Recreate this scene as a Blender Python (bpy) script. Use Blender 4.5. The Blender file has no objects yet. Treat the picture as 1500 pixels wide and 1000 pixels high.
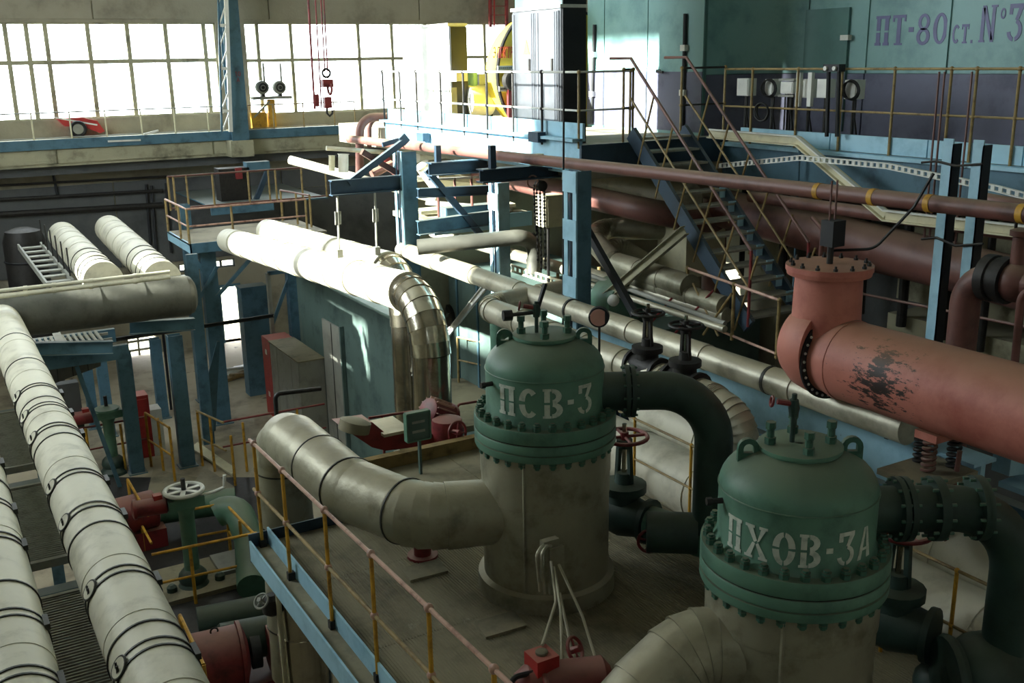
import bpy, math, random
from mathutils import Vector, Matrix
random.seed(7)
scene = bpy.context.scene
COL = scene.collection
PI = math.pi

# ---------------------------------------------------------------- camera
F0 = 1500.0
YAW, PIT, ROL = math.radians(30), math.radians(15.4), math.radians(1.0)
CAM = Vector((0, 0, 10.2))
_h = Vector((math.sin(YAW), math.cos(YAW), 0)); _r = Vector((math.cos(YAW), -math.sin(YAW), 0)); _z = Vector((0, 0, 1))
_F = _h*math.cos(PIT) - _z*math.sin(PIT); _u = _h*math.sin(PIT) + _z*math.cos(PIT)
_R = _r*math.cos(ROL) - _u*math.sin(ROL); _U = _r*math.sin(ROL) + _u*math.cos(ROL)
cd = bpy.data.cameras.new('camera'); cam = bpy.data.objects.new('camera', cd); COL.objects.link(cam)
cd.sensor_width = 36; cd.lens = 36; cd.clip_start = .05; cd.clip_end = 400
cam.matrix_world = Matrix(((_R.x, _U.x, -_F.x, CAM.x), (_R.y, _U.y, -_F.y, CAM.y), (_R.z, _U.z, -_F.z, CAM.z), (0, 0, 0, 1)))
scene.camera = cam

def P(x, y, X=None, Y=None, Z=None):
    "the point seen at pixel (x, y) on the plane X=, Y= or Z="
    d = _F + _R*((x-750)/F0) - _U*((y-500)/F0)
    t = X/d.x if X is not None else Y/d.y if Y is not None else (Z-CAM.z)/d.z
    return CAM + d*t

# ---------------------------------------------------------------- light
scene.view_settings.view_transform = 'Standard'; scene.view_settings.look = 'None'
scene.view_settings.gamma = 1; scene.view_settings.use_curve_mapping = False
scene.view_settings.exposure = 0.0
scene.cycles.use_denoising = True
scene.cycles.max_bounces = 7; scene.cycles.diffuse_bounces = 5; scene.cycles.transparent_max_bounces = 12
scene.cycles.sample_clamp_indirect = 6
scene.cycles.caustics_reflective = False; scene.cycles.caustics_refractive = False
W = bpy.data.worlds.new('sky'); scene.world = W; W.use_nodes = True
W.node_tree.nodes['Background'].inputs[0].default_value = (.93, .97, 1, 1)
W.node_tree.nodes['Background'].inputs[1].default_value = 18
sd = bpy.data.lights.new('sun', 'SUN'); sd.energy = 52; sd.angle = math.radians(1.2); sd.color = (1, .96, .87)
sun = bpy.data.objects.new('sun', sd); COL.objects.link(sun)
SUN = Vector((1, -.15, -.42)).normalized()
sun.rotation_euler = SUN.to_track_quat('-Z', 'Y').to_euler(); sun.location = (-20, 40, 30)
def portal(c, sx, sy, nrm):
    l = bpy.data.lights.new('window_portal', 'AREA'); l.shape = 'RECTANGLE'; l.size = sx; l.size_y = sy
    l.cycles.is_portal = True
    o = bpy.data.objects.new('window_portal', l); COL.objects.link(o); o.location = c
    o.rotation_euler = Vector(nrm).to_track_quat('-Z', 'Z').to_euler()

# ---------------------------------------------------------------- materials
def lin(c):
    f = lambda v: (v/255/12.92 if v/255 <= .04045 else ((v/255+.055)/1.055)**2.4)
    return (f(c[0]), f(c[1]), f(c[2]), 1)
MATS = {}
def mat(name, rgb, rough=.6, metal=0, var=.25, scale=3.0, dark=None, bump=.0, bscale=30, dust=None, patch=None, coat=0, peel=None):
    """painted / dirty surface: colour broken up by two noises; dust = colour lying on upward faces; patch = (colour, threshold, scale) worn spots"""
    m = bpy.data.materials.new(name); m.use_nodes = True; nt = m.node_tree; N = nt.nodes; L = nt.links
    b = N['Principled BSDF']; b.inputs['Roughness'].default_value = rough; b.inputs['Metallic'].default_value = metal
    if coat: b.inputs['Coat Weight'].default_value = coat
    tc = N.new('ShaderNodeTexCoord')
    n1 = N.new('ShaderNodeTexNoise'); n1.inputs['Scale'].default_value = scale; n1.inputs['Detail'].default_value = 7; n1.inputs['Roughness'].default_value = .65
    L.new(tc.outputs['Object'], n1.inputs['Vector'])
    r = N.new('ShaderNodeValToRGB'); r.color_ramp.elements[0].position = .32; r.color_ramp.elements[1].position = .68
    base = lin(rgb); dk = lin(dark) if dark else tuple(v*(1-var*1.6) for v in base[:3])+(1,)
    lt = tuple(min(1, v*(1+var*.5)) for v in base[:3])+(1,)
    r.color_ramp.elements[0].color = dk; r.color_ramp.elements[1].color = lt
    e = r.color_ramp.elements.new(.5); e.color = base
    L.new(n1.outputs['Fac'], r.inputs['Fac']); out = r.outputs['Color']
    def mix(fac, col, prev):
        mx = N.new('ShaderNodeMix'); mx.data_type = 'RGBA'
        L.new(fac, mx.inputs[0]); L.new(prev, mx.inputs[6]); mx.inputs[7].default_value = lin(col); return mx.outputs[2]
    if patch:
        n2 = N.new('ShaderNodeTexNoise'); n2.inputs['Scale'].default_value = patch[2]; n2.inputs['Detail'].default_value = 9; n2.inputs['Roughness'].default_value = .7
        L.new(tc.outputs['Object'], n2.inputs['Vector'])
        rr = N.new('ShaderNodeMapRange'); rr.inputs[1].default_value = patch[1]; rr.inputs[2].default_value = patch[1]+.04
        L.new(n2.outputs['Fac'], rr.inputs[0]); out = mix(rr.outputs[0], patch[0], out)
    if peel:                                    # flaking paint in one area of the object: dark spots of bare metal
        ds = N.new('ShaderNodeVectorMath'); ds.operation = 'DISTANCE'; L.new(tc.outputs['Object'], ds.inputs[0]); ds.inputs[1].default_value = peel[0]
        fa = N.new('ShaderNodeMapRange'); fa.inputs[1].default_value = .1; fa.inputs[2].default_value = peel[1]; fa.inputs[3].default_value = .16; fa.inputs[4].default_value = -.25; L.new(ds.outputs['Value'], fa.inputs[0])
        mp = N.new('ShaderNodeMapping'); mp.inputs['Scale'].default_value = (9, 4.5, 13); L.new(tc.outputs['Object'], mp.inputs[0])
        n3 = N.new('ShaderNodeTexNoise'); n3.inputs['Scale'].default_value = 1.6; n3.inputs['Detail'].default_value = 8; n3.inputs['Roughness'].default_value = .75; L.new(mp.outputs[0], n3.inputs['Vector'])
        su = N.new('ShaderNodeMath'); L.new(n3.outputs['Fac'], su.inputs[0]); L.new(fa.outputs[0], su.inputs[1])
        rr = N.new('ShaderNodeMapRange'); rr.inputs[1].default_value = .60; rr.inputs[2].default_value = .64; L.new(su.outputs[0], rr.inputs[0]); out = mix(rr.outputs[0], (52, 40, 36), out)
    if dust:
        g = N.new('ShaderNodeNewGeometry'); s = N.new('ShaderNodeSeparateXYZ'); L.new(g.outputs['Normal'], s.inputs[0])
        mr = N.new('ShaderNodeMapRange'); mr.inputs[1].default_value = .35; mr.inputs[2].default_value = .95; mr.inputs[4].default_value = .75
        ad = N.new('ShaderNodeMath'); ad.operation = 'MULTIPLY_ADD'; L.new(n1.outputs['Fac'], ad.inputs[0]); ad.inputs[1].default_value = .35; 
        sb = N.new('ShaderNodeMath'); sb.operation = 'SUBTRACT'; L.new(s.outputs[2], sb.inputs[0]); sb.inputs[1].default_value = .17
        L.new(sb.outputs[0], ad.inputs[2]); L.new(ad.outputs[0], mr.inputs[0]); out = mix(mr.outputs[0], dust, out)
    L.new(out, b.inputs['Base Color'])
    if bump:
        nb = N.new('ShaderNodeTexNoise'); nb.inputs['Scale'].default_value = bscale; nb.inputs['Detail'].default_value = 4
        L.new(tc.outputs['Object'], nb.inputs['Vector'])
        bp = N.new('ShaderNodeBump'); bp.inputs['Strength'].default_value = bump; bp.inputs['Distance'].default_value = .02
        L.new(nb.outputs['Fac'], bp.inputs['Height']); L.new(bp.outputs[0], b.inputs['Normal'])
    MATS[name] = m; return m

DUST = (150, 138, 112)
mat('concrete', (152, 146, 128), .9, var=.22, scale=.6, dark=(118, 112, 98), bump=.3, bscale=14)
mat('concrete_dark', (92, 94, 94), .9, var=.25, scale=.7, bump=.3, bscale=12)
mat('concrete_beam', (168, 164, 138), .9, var=.2, scale=1.4, dark=(110, 106, 88), bump=.2)
mat('floor_concrete', (158, 148, 126), .8, var=.3, scale=.5, dark=(100, 92, 78), patch=((86, 78, 66), .62, .9), bump=.2, bscale=8)
mat('ceiling_paint', (205, 204, 196), .9, var=.08)
mat('blue_steel', (78, 114, 132), .55, var=.22, scale=2.2, dark=(54, 82, 98), dust=(120, 122, 112))
mat('navy_steel', (46, 68, 86), .55, var=.25, scale=2.5, dust=(96, 104, 104))
mat('pale_blue', (158, 200, 218), .5, var=.12, scale=2.0, dark=(130, 174, 194), patch=((120, 104, 90), .70, 2.5))
mat('teal', (124, 164, 162), .5, var=.12, scale=1.2, dark=(98, 138, 138))
mat('teal_dark', (84, 122, 118), .4, var=.12, scale=1.2)
mat('slate', (92, 94, 116), .55, var=.2, scale=1.6, dark=(66, 68, 90))
mat('letter_violet', (98, 100, 140), .5, var=.1)
mat('black_steel', (30, 32, 36), .6, var=.3)
mat('iron', (48, 46, 44), .55, .3, var=.3, scale=8)
mat('green', (92, 134, 114), .5, var=.16, scale=2.6, dark=(70, 106, 90), dust=(104, 108, 88))
mat('green_dark', (44, 66, 58), .55, var=.25, scale=3, dust=(70, 78, 62))
mat('bolt_green', (66, 108, 90), .5, .1, var=.3, scale=12, dust=(110, 108, 90))
mat('stencil', (208, 214, 202), .7, var=.15, scale=14, dark=(170, 182, 168))
mat('insulation', (196, 192, 172), .42, .35, var=.16, scale=2.2, dark=(150, 146, 126), bump=.25, bscale=9, patch=((128, 118, 96), .72, 3), dust=(170, 162, 138))
mat('insulation_white', (206, 202, 182), .55, .05, var=.12, scale=2.0, dark=(172, 168, 148), bump=.15, bscale=7)
mat('foil', (196, 190, 172), .2, 1.0, var=.15, scale=2.2, dark=(150, 145, 130), bump=.35, bscale=5)
mat('foil_dull', (160, 157, 136), .45, .4, var=.2, scale=2.4, dark=(118, 116, 96), bump=.8, bscale=4, dust=(168, 160, 138))
mat('band', (52, 52, 46), .5, .3, var=.3)
mat('pink', (200, 126, 110), .55, var=.13, scale=1.5, dark=(170, 94, 80), dust=(150, 118, 92))
mat('pink_worn', (200, 126, 110), .55, var=.13, scale=1.5, dark=(170, 94, 80), dust=(150, 118, 92), peel=((-.36, -.62, .04), 1.0))
mat('brown_pipe', (116, 76, 68), .5, var=.2, scale=2.0, dark=(82, 52, 48), dust=(140, 120, 100))
mat('maroon', (128, 44, 46), .5, var=.25, scale=3, dark=(80, 26, 30), dust=(150, 112, 100))
mat('red', (176, 48, 46), .5, var=.2, scale=3, dust=(170, 110, 96))
mat('yellow', (206, 156, 52), .55, var=.22, scale=5, dark=(140, 100, 44))
mat('rail_yellow', (152, 130, 84), .5, var=.3, scale=6, dark=(106, 84, 52))
mat('rail_pink', (198, 158, 140), .5, var=.25, scale=6, dark=(140, 100, 88))
mat('generator_yellow', (222, 200, 72), .4, var=.1, scale=2)
mat('red_letter', (190, 70, 52), .6)
mat('white_paint', (222, 222, 214), .5, var=.1, scale=3)
mat('grey_cabinet', (178, 182, 190), .32, .92, var=.12, scale=1.5)
mat('grey_box', (150, 150, 140), .6, var=.15, scale=2)
mat('beige', (206, 200, 168), .6, var=.15, scale=3)
mat('shed_green', (84, 104, 98), .6, var=.2, scale=1.2, dark=(60, 78, 74))
mat('plate', (138, 130, 106), .75, .1, var=.3, scale=1.2, dark=(98, 92, 74), patch=((150, 144, 122), .62, 2))
mat('grating', (150, 150, 138), .6, .3, var=.2, scale=5)
mat('rubber', (22, 22, 22), .6, var=.2)
mat('gauge_face', (226, 170, 158), .5, var=.05)
mat('olive_pipe', (90, 90, 82), .5, .2, var=.25, scale=2, bump=.3, bscale=8)
mat('wood', (134, 112, 70), .8, var=.3, scale=6)
m = bpy.data.materials.new('window_glass'); m.use_nodes = True; nt = m.node_tree
for n in list(nt.nodes): nt.nodes.remove(n)
o_ = nt.nodes.new('ShaderNodeOutputMaterial'); t_ = nt.nodes.new('ShaderNodeBsdfTransparent'); g_ = nt.nodes.new('ShaderNodeBsdfGlossy'); x_ = nt.nodes.new('ShaderNodeMixShader')
t_.inputs[0].default_value = (.9, .93, .93, 1); g_.inputs['Roughness'].default_value = .1; x_.inputs[0].default_value = .06
nt.links.new(t_.outputs[0], x_.inputs[1]); nt.links.new(g_.outputs[0], x_.inputs[2]); nt.links.new(x_.outputs[0], o_.inputs[0]); MATS['window_glass'] = m

# ---------------------------------------------------------------- mesh helpers
def V(*a): return Vector(a[0]) if len(a) == 1 else Vector(a)
def frame(d):
    d = d.normalized(); a = Vector((0, 0, 1)) if abs(d.z) < .95 else Vector((1, 0, 0))
    s = d.cross(a).normalized(); return s, s.cross(d).normalized()
class MB:
    def __init__(s): s.v = []; s.f = []
    def add(s, vs, fs):
        k = len(s.v); s.v += [Vector(p) for p in vs]; s.f += [tuple(i+k for i in f) for f in fs]; return s
    def box(s, a, b):
        x0, x1 = sorted((a[0], b[0])); y0, y1 = sorted((a[1], b[1])); z0, z1 = sorted((a[2], b[2]))
        return s.add([(x, y, z) for z in (z0, z1) for y in (y0, y1) for x in (x0, x1)], [(0,2,3,1), (4,5,7,6), (0,1,5,4), (2,6,7,3), (0,4,6,2), (1,3,7,5)])
    def bar(s, a, b, w, h, up=None):
        "rectangular bar from a to b; w sideways, h along up"
        a, b = V(a), V(b); d = (b-a).normalized()
        if up is None: sd, u = frame(d)
        else: sd = d.cross(V(up)).normalized(); u = sd.cross(d).normalized()
        sd = sd*w/2; u = u*h/2
        vs = [p+i*sd+j*u for p in (a, b) for (i, j) in ((-1,-1), (1,-1), (1,1), (-1,1))]
        return s.add(vs, [(0,1,2,3), (7,6,5,4), (0,4,5,1), (1,5,6,2), (2,6,7,3), (3,7,4,0)])
    def ibeam(s, a, b, w, h, t=.02, up=(0, 0, 1)):
        a, b = V(a), V(b); d = (b-a).normalized(); sd = d.cross(V(up)).normalized(); u = sd.cross(d).normalized()
        s.bar(a+u*(h/2-t/2), b+u*(h/2-t/2), w, t, up); s.bar(a-u*(h/2-t/2), b-u*(h/2-t/2), w, t, up); return s.bar(a, b, t, h-2*t, up)
    def cyl(s, a, b, r, r2=None, n=16, caps=True):
        a, b = V(a), V(b); r2 = r if r2 is None else r2; sd, u = frame(b-a)
        ring = lambda c, q: [c+(sd*math.cos(2*PI*i/n)+u*math.sin(2*PI*i/n))*q for i in range(n)]
        fs = [(i, (i+1) % n, n+(i+1) % n, n+i) for i in range(n)]
        if caps: fs += [tuple(range(n-1, -1, -1)), tuple(range(n, 2*n))]
        return s.add(ring(a, r)+ring(b, r2), fs)
    def lathe(s, c, prof, n=32, axis=(0, 0, 1), caps=True):
        "prof: (radius, height along axis) list"
        c = V(c); ax = V(axis).normalized(); sd, u = frame(ax); vs = []; fs = []
        for q, hh in prof: vs += [c+ax*hh+(sd*math.cos(2*PI*i/n)+u*math.sin(2*PI*i/n))*max(q, 1e-4) for i in range(n)]
        for k in range(len(prof)-1): fs += [(k*n+i, k*n+(i+1) % n, (k+1)*n+(i+1) % n, (k+1)*n+i) for i in range(n)]
        if caps: fs += [tuple(range(n-1, -1, -1)), tuple(range((len(prof)-1)*n, len(prof)*n))]
        return s.add(vs, fs)
    def tube(s, pts, r, n=12, caps=True, closed=False):
        pts = [V(p) for p in pts]; m = len(pts); rs = r if isinstance(r, (list, tuple)) else [r]*m
        tan = []
        for i in range(m):
            a = pts[i-1] if (i or closed) else pts[0]; b = pts[(i+1) % m] if (i < m-1 or closed) else pts[-1]
            tan.append((b-a).normalized())
        sd, u = frame(tan[0]); vs = []; fs = []
        for i in range(m):
            t = tan[i]; sd = (sd-t*sd.dot(t)).normalized(); u = sd.cross(t).normalized()
            k = 1
            if 0 < i < m-1:
                cs = max(.3, math.cos((pts[i]-pts[i-1]).angle(pts[i+1]-pts[i], 0)/2)); k = 1
            vs += [pts[i]+(sd*math.cos(2*PI*j/n)+u*math.sin(2*PI*j/n))*rs[i]*k for j in range(n)]
        for i in range(m if closed else m-1):
            q = (i+1) % m; fs += [(i*n+j, i*n+(j+1) % n, q*n+(j+1) % n, q*n+j) for j in range(n)]
        if caps and not closed: fs += [tuple(range(n-1, -1, -1)), tuple(range((m-1)*n, m*n))]
        return s.add(vs, fs)
    def torus(s, c, axis, R, r, n=28, k=8):
        c = V(c); sd, u = frame(V(axis)); return s.tube([c+(sd*math.cos(2*PI*i/n)+u*math.sin(2*PI*i/n))*R for i in range(n)], r, k, closed=True)
    def ball(s, c, r, n=12, sq=1):
        return s.lathe(c, [(r*math.sin(PI*i/8), -r*sq*math.cos(PI*i/8)) for i in range(9)], n, caps=False)
    def prism(s, poly, off):
        "closed polygon of 3-D points extruded by the vector off"
        n = len(poly); poly = [V(p) for p in poly]; off = V(off)
        return s.add(poly+[p+off for p in poly], [tuple(range(n-1, -1, -1)), tuple(range(n, 2*n))]+[(i, (i+1) % n, n+(i+1) % n, n+i) for i in range(n)])
    def mesh(s, name, m, loc=(0, 0, 0), sharp=32):
        me = bpy.data.meshes.new(name); l = V(loc); me.from_pydata([p-l for p in s.v], [], s.f)
        me.materials.append(MATS[m]); me.polygons.foreach_set('use_smooth', [True]*len(me.polygons))
        me.set_sharp_from_angle(angle=math.radians(sharp)); return me
    def build(s, name, m, parent=None, loc=(0, 0, 0), sharp=32, stuff=False):
        "a mesh object; under a parent the coordinates become relative to the thing's base"
        root = parent
        while root is not None and root.parent is not None: root = root.parent
        base = root['_b'] if root is not None and '_b' in root else loc
        o = bpy.data.objects.new(name, s.mesh(name, m, base, sharp)); COL.objects.link(o)
        if parent is not None: o.parent = parent
        else: o.location = V(loc); o['_b'] = tuple(loc)
        if stuff: o['kind'] = 'stuff'
        return o
def tag(o, label, cat, group=None):
    o['label'] = label; o['category'] = cat
    if group: o['group'] = group
    return o
def thing(name, label, cat, loc, group=None):
    o = bpy.data.objects.new(name, None); COL.objects.link(o); o.location = V(loc); o['_b'] = tuple(loc); o.empty_display_size = .2
    return tag(o, label, cat, group)
def struct(o, label=None, cat=None):
    o['kind'] = 'structure'
    if label: o['label'] = label
    if cat: o['category'] = cat
    return o
def share(name, me, parent, pos, rot=None):
    "a part that shares mesh data; pos in world coordinates"
    root = parent
    while root.parent is not None: root = root.parent
    o = bpy.data.objects.new(name, me); COL.objects.link(o); o.parent = parent; o.location = V(pos)-V(tuple(root['_b']))
    if rot is not None: o.rotation_euler = rot
    return o
def fillet(pts, R, n=7):
    "polyline with its corners rounded by radius R"
    pts = [V(p) for p in pts]; out = [pts[0]]
    for i in range(1, len(pts)-1):
        a, b, c = pts[i-1], pts[i], pts[i+1]; d1 = (a-b).normalized(); d2 = (c-b).normalized(); ang = d1.angle(d2)
        r = R[i-1] if isinstance(R, (list, tuple)) else R
        if ang > 3.1 or r == 0: out.append(b); continue
        L = min(r/math.tan(ang/2), (a-b).length*.98, (c-b).length*.98); r = L*math.tan(ang/2)
        bis = (d1+d2).normalized(); ctr = b+bis*(r/math.sin(ang/2)); p0 = b+d1*L; p1 = b+d2*L; v0 = p0-ctr; v1 = p1-ctr; th = v0.angle(v1)
        for k in range(n+1):
            t = k/n; out.append(ctr+(v0*math.sin((1-t)*th)+v1*math.sin(t*th))/math.sin(th))
    out.append(pts[-1]); return out
def along(pts, step):
    "resample a polyline at the step, keeping the short elbow segments"
    out = [pts[0]]
    for a, b in zip(pts, pts[1:]):
        L = (b-a).length; k = max(1, round(L/step))
        for i in range(1, k+1): out.append(a+(b-a)*i/k)
    return out
def sections(parent, pts, r, m, name='cladding_section', n=24, lap=.012, caps=True):
    "sheet cladding: every section between two points is a part of its own, mitred at bends, each lapping over the next"
    pts = [V(p) for p in pts]; k = len(pts); tan = [(pts[min(i+1, k-1)]-pts[max(i-1, 0)]).normalized() for i in range(k)]
    sd, u = frame(tan[0]); rings = []
    for i in range(k):
        t = tan[i]; sd = (sd-t*sd.dot(t)).normalized(); u = sd.cross(t).normalized()
        st = 1
        if 0 < i < k-1: st = 1/max(.5, math.cos((pts[i]-pts[i-1]).angle(pts[i+1]-pts[i], 0)/2))
        rings.append((pts[i], sd.copy(), u.copy(), st))
    for i in range(k-1):
        mb = MB(); vs = []
        d = (pts[i+1]-pts[i]).normalized()
        for (c, a, b, st), q, sh in ((rings[i], r, 0), (rings[i+1], r+lap, lap*1.5)):
            vs += [c+d*sh+(a*math.cos(2*PI*j/n)+b*math.sin(2*PI*j/n))*q for j in range(n)]
        fs = [(j, (j+1) % n, n+(j+1) % n, n+j) for j in range(n)]
        fs += [tuple(range(n, 2*n))]
        if i == 0: fs += [tuple(range(n-1, -1, -1))]
        mb.add(vs, fs); mb.build(name, m, parent)
def railing(name, label, pts, h=1.1, step=1.3, group=None, mp='rail_yellow', mr='rail_pink', r=.022, low=0, mids=(.5,), knob=True, posts=None, wk=.042):
    "pts: floor points; posts, top rail, mid rails and ball joints"
    pts = [V(p) for p in pts]; t = thing(name, label, 'railing', pts[0], group); up = Vector((0, 0, 1))
    pp = along(pts, step) if posts is None else [V(p) for p in posts]
    for p in pp: MB().cyl(p-up*low, p+up*h, r*1.15, n=8).build('post', mp, t)
    MB().tube([p+up*h for p in pts], r, 8).build('top_rail', mr, t)
    for q in mids: MB().tube([p+up*h*q for p in pts], r*.9, 8).build('mid_rail', mr, t)
    if knob:
        me = None
        for p in pp:
            for q in (1,)+tuple(mids):
                if me is None: me = MB().ball((0, 0, 0), wk, 10).mesh('joint', mp)
                share('joint', me, t, p+up*h*q)
    return t
def ibolt(r=.03, h=.05):
    return MB().cyl((0, 0, 0), (0, 0, h*.6), r, n=6).cyl((0, 0, h*.6), (0, 0, h*1.3), r*.55, n=6)
def handwheel(parent, c, axis, R, m, r=.02, spokes=4, hubm=None):
    w = MB().torus(c, axis, R, r, 24, 8).build('handwheel', m, parent); sd, u = frame(V(axis)); c = V(c)
    for i in range(spokes):
        a = 2*PI*i/spokes+.3; MB().cyl(c, c+(sd*math.cos(a)+u*math.sin(a))*R, r*.75, n=6).build('spoke', m, w)
    MB().cyl(c-V(axis).normalized()*.04, c+V(axis).normalized()*.05, r*2, n=10).build('hub', hubm or m, w)
    return w

# ---------------------------------------------------------------- lettering (strokes laid on a surface)
def glyph(ch):
    "quads in a unit cell, x 0..w, y 0..1, as (list of 4-gons, width); stencil gaps included"
    q = []; 
    def b(x0, y0, x1, y1): q.append([(x0, y0), (x1, y0), (x1, y1), (x0, y1)])
    def sl(x0, x1, x2, x3): q.append([(x0, 0), (x1, 0), (x3, 1), (x2, 1)])
    def arc(cx, cy, rx, ry, a0, a1, tx, ty, n=8):
        for i in range(n):
            t0 = math.radians(a0+(a1-a0)*i/n); t1 = math.radians(a0+(a1-a0)*(i+1)/n)
            f = lambda t, k: (cx+(rx-tx*k)*math.cos(t), cy+(ry-ty*k)*math.sin(t))
            q.append([f(t0, 1), f(t0, 0), f(t1, 0), f(t1, 1)])
    w = .66
    if ch == 'П': b(.05,.1,.23,.44); b(.05,.5,.23,.9); b(.43,.1,.61,.44); b(.43,.5,.61,.9); b(.0,0,.28,.1); b(.38,0,.66,.1); b(0,.9,.66,1)
    elif ch == 'С': arc(.34,.5,.34,.5,45,172,.21,.15); arc(.34,.5,.34,.5,188,315,.21,.15)
    elif ch == 'В': b(.05,.08,.23,.46); b(.05,.54,.23,.92); b(0,0,.28,.08); b(0,.92,.28,1); arc(.3,.74,.32,.26,-85,90,.19,.14); arc(.3,.27,.36,.27,-90,85,.21,.14)
    elif ch == '-': w = .26; b(.02,.42,.24,.58)
    elif ch == '3': w = .62; b(.02,.88,.58,1); b(.02,.72,.16,.88); q.append([(.28,.58), (.42,.58), (.58,.88), (.40,.88)]); arc(.29,.30,.31,.30,-80,80,.15,.11); arc(.29,.30,.31,.30,190,262,.15,.11,5)
    elif ch == 'Х': w = .8; q.append([(.06,.08), (.24,.08), (.38,.47), (.28,.49)]); q.append([(.56,.08), (.76,.08), (.48,.5), (.40,.44)]); q.append([(.08,.92), (.28,.92), (.44,.56), (.34,.5)]); q.append([(.56,.92), (.72,.92), (.52,.56), (.44,.5)]); b(0,0,.3,.08); b(.5,0,.8,.08); b(0,.92,.34,1); b(.5,.92,.78,1)
    elif ch == 'О': [arc(.35,.5,.35,.5,a+5,a+85,.21,.14,6) for a in (0, 90, 180, 270)]
    elif ch == 'А': w = .7; q.append([(.02,.02), (.18,.02), (.36,.98), (.26,.98)]); q.append([(.48,.02), (.68,.02), (.44,.98), (.36,.98)]); b(.2,.28,.46,.36)
    elif ch == 'Т': w = .6; b(.21,.07,.39,.9); b(.12,0,.48,.07); b(0,.9,.6,1); b(0,.78,.08,.9); b(.52,.78,.6,.9)
    elif ch == '8': w = .58; arc(.29,.73,.25,.27,0,360,.13,.10,16); arc(.29,.26,.29,.28,0,360,.15,.11,16)
    elif ch == '0': w = .6; arc(.3,.5,.3,.5,0,360,.16,.10,20)
    elif ch == 'с': w = .46; arc(.24,.26,.24,.26,45,315,.12,.08,12)
    elif ch == 'т': w = .46; b(.16,.05,.3,.46); b(.08,0,.38,.05); b(0,.45,.46,.52); b(0,.38,.06,.46); b(.4,.38,.46,.46)
    elif ch == '.': w = .2; b(.03,0,.15,.09)
    elif ch == 'º': w = .24; arc(.12,.76,.11,.15,0,360,.05,.06,12)
    elif ch == '№': w = .72; b(.05,.06,.2,.94); q.append([(.5,.0), (.64,0), (.22,1), (.06,1)]); b(.5,.06,.64,.94); b(0,0,.26,.06); b(.44,.94,.72,1)
    elif ch == '1': w = .4; b(.14,0,.28,1); q.append([(.0,.72), (.14,.82), (.14,1), (.1,.95)])
    elif ch == 'Э': arc(.3,.5,.34,.5,-135,135,.15,.11,12); b(.2,.44,.6,.56)
    elif ch == 'Л': w = .7; q.append([(0,0), (.14,0), (.36,1), (.24,1)]); b(.5,0,.64,1); b(.28,.9,.64,1)
    elif ch == 'Е': w = .56; b(0,0,.14,1); b(.14,0,.54,.12); b(.14,.44,.48,.56); b(.14,.88,.54,1)
    elif ch == 'К': w = .6; b(0,0,.14,1); q.append([(.44,0), (.6,0), (.28,.58), (.16,.5)]); q.append([(.16,.42), (.28,.42), (.6,1), (.44,1)])
    elif ch == 'Р': w = .6; b(0,0,.15,1); arc(.15,.72,.42,.28,-90,90,.14,.11,10)
    elif ch == ' ': w = .4
    return q, w
def lettering(parent, text, fn, h, m, gap=.12, name='letter', aspect=1.0, th=.004, sub=5, slant=0):
    "fn(s, t) gives the surface point and its outward normal for distance s along and t up; each letter is a part"
    s0 = 0; made = []
    for ch in text:
        qs, w = glyph(ch)
        if qs:
            mb = MB()
            for quad in qs:
                a, b_, c, d = [((x+slant*y)*h*aspect, y*h) for x, y in quad]
                L = lambda p, r, t: (p[0]+(r[0]-p[0])*t, p[1]+(r[1]-p[1])*t)
                vs = []; 
                for lev in (0, 1):
                    for i in range(sub+1):
                        lo = L(a, b_, i/sub); hi = L(d, c, i/sub)
                        for pt in (lo, hi):
                            pos, nn = fn(s0+pt[0], pt[1]); vs.append(pos+nn*(.001+lev*th))
                k = 2*(sub+1); fs = []
                for i in range(sub): fs += [(k+2*i, k+2*i+2, k+2*i+3, k+2*i+1), (2*i, 2*i+1, 2*i+3, 2*i+2), (2*i, 2*i+2, k+2*i+2, k+2*i), (2*i+1, k+2*i+1, k+2*i+3, 2*i+3)]
                fs += [(0, k, k+1, 1), (2*sub, 2*sub+1, k+2*sub+1, k+2*sub)]
                mb.add(vs, fs)
            made.append(mb.build(name, m, parent))
        s0 += (w+gap)*h*aspect
    return made
# ================================================================ THE HALL
def wall_grid(axis, c, th, u0, u1, z0, z1, holes):
    "slab at axis=c..c+th with rectangular holes (u0, u1, z0, z1)"
    us = sorted({u0, u1, *[h[0] for h in holes], *[h[1] for h in holes]}); zs = sorted({z0, z1, *[h[2] for h in holes], *[h[3] for h in holes]}); mb = MB()
    for a, b in zip(us, us[1:]):
        for p, q in zip(zs, zs[1:]):
            cu, cz = (a+b)/2, (p+q)/2
            if any(h[0] < cu < h[1] and h[2] < cz < h[3] for h in holes): continue
            if axis == 'Y': mb.box((a, c, p), (b, c+th, q))
            else: mb.box((c, a, p), (c+th, b, q))
    return mb
YB = 38.0
X0, X1, Y0, H = -6.0, 30.0, -8.0, 22.0
px = lambda x, y=100, Y=YB: P(x, y, Y=Y).x
pz = lambda x, y, Y=YB: P(x, y, Y=Y).z
struct(MB().box((X0-.4, Y0-.4, -.3), (X1+.4, YB+.4, 0)).build('floor', 'floor_concrete'), 'stained concrete ground floor of the hall', 'floor')
struct(MB().box((X0-.4, Y0-.4, H), (X1+.4, YB+.4, H+.3)).build('ceiling', 'ceiling_paint'), 'pale ceiling high above the hall', 'ceiling')
wz0, wz1 = pz(165, 172), pz(165, 33)
w2z0 = pz(480, 164)
w1 = (px(-120), px(321), wz0, wz1); w2 = (px(362), 29.0, w2z0, wz1)
gate = (px(188, 500), px(229, 500), pz(210, 531), pz(210, 492))
dr = (px(327, 470), px(353, 470), 0.0, pz(340, 419))
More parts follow.
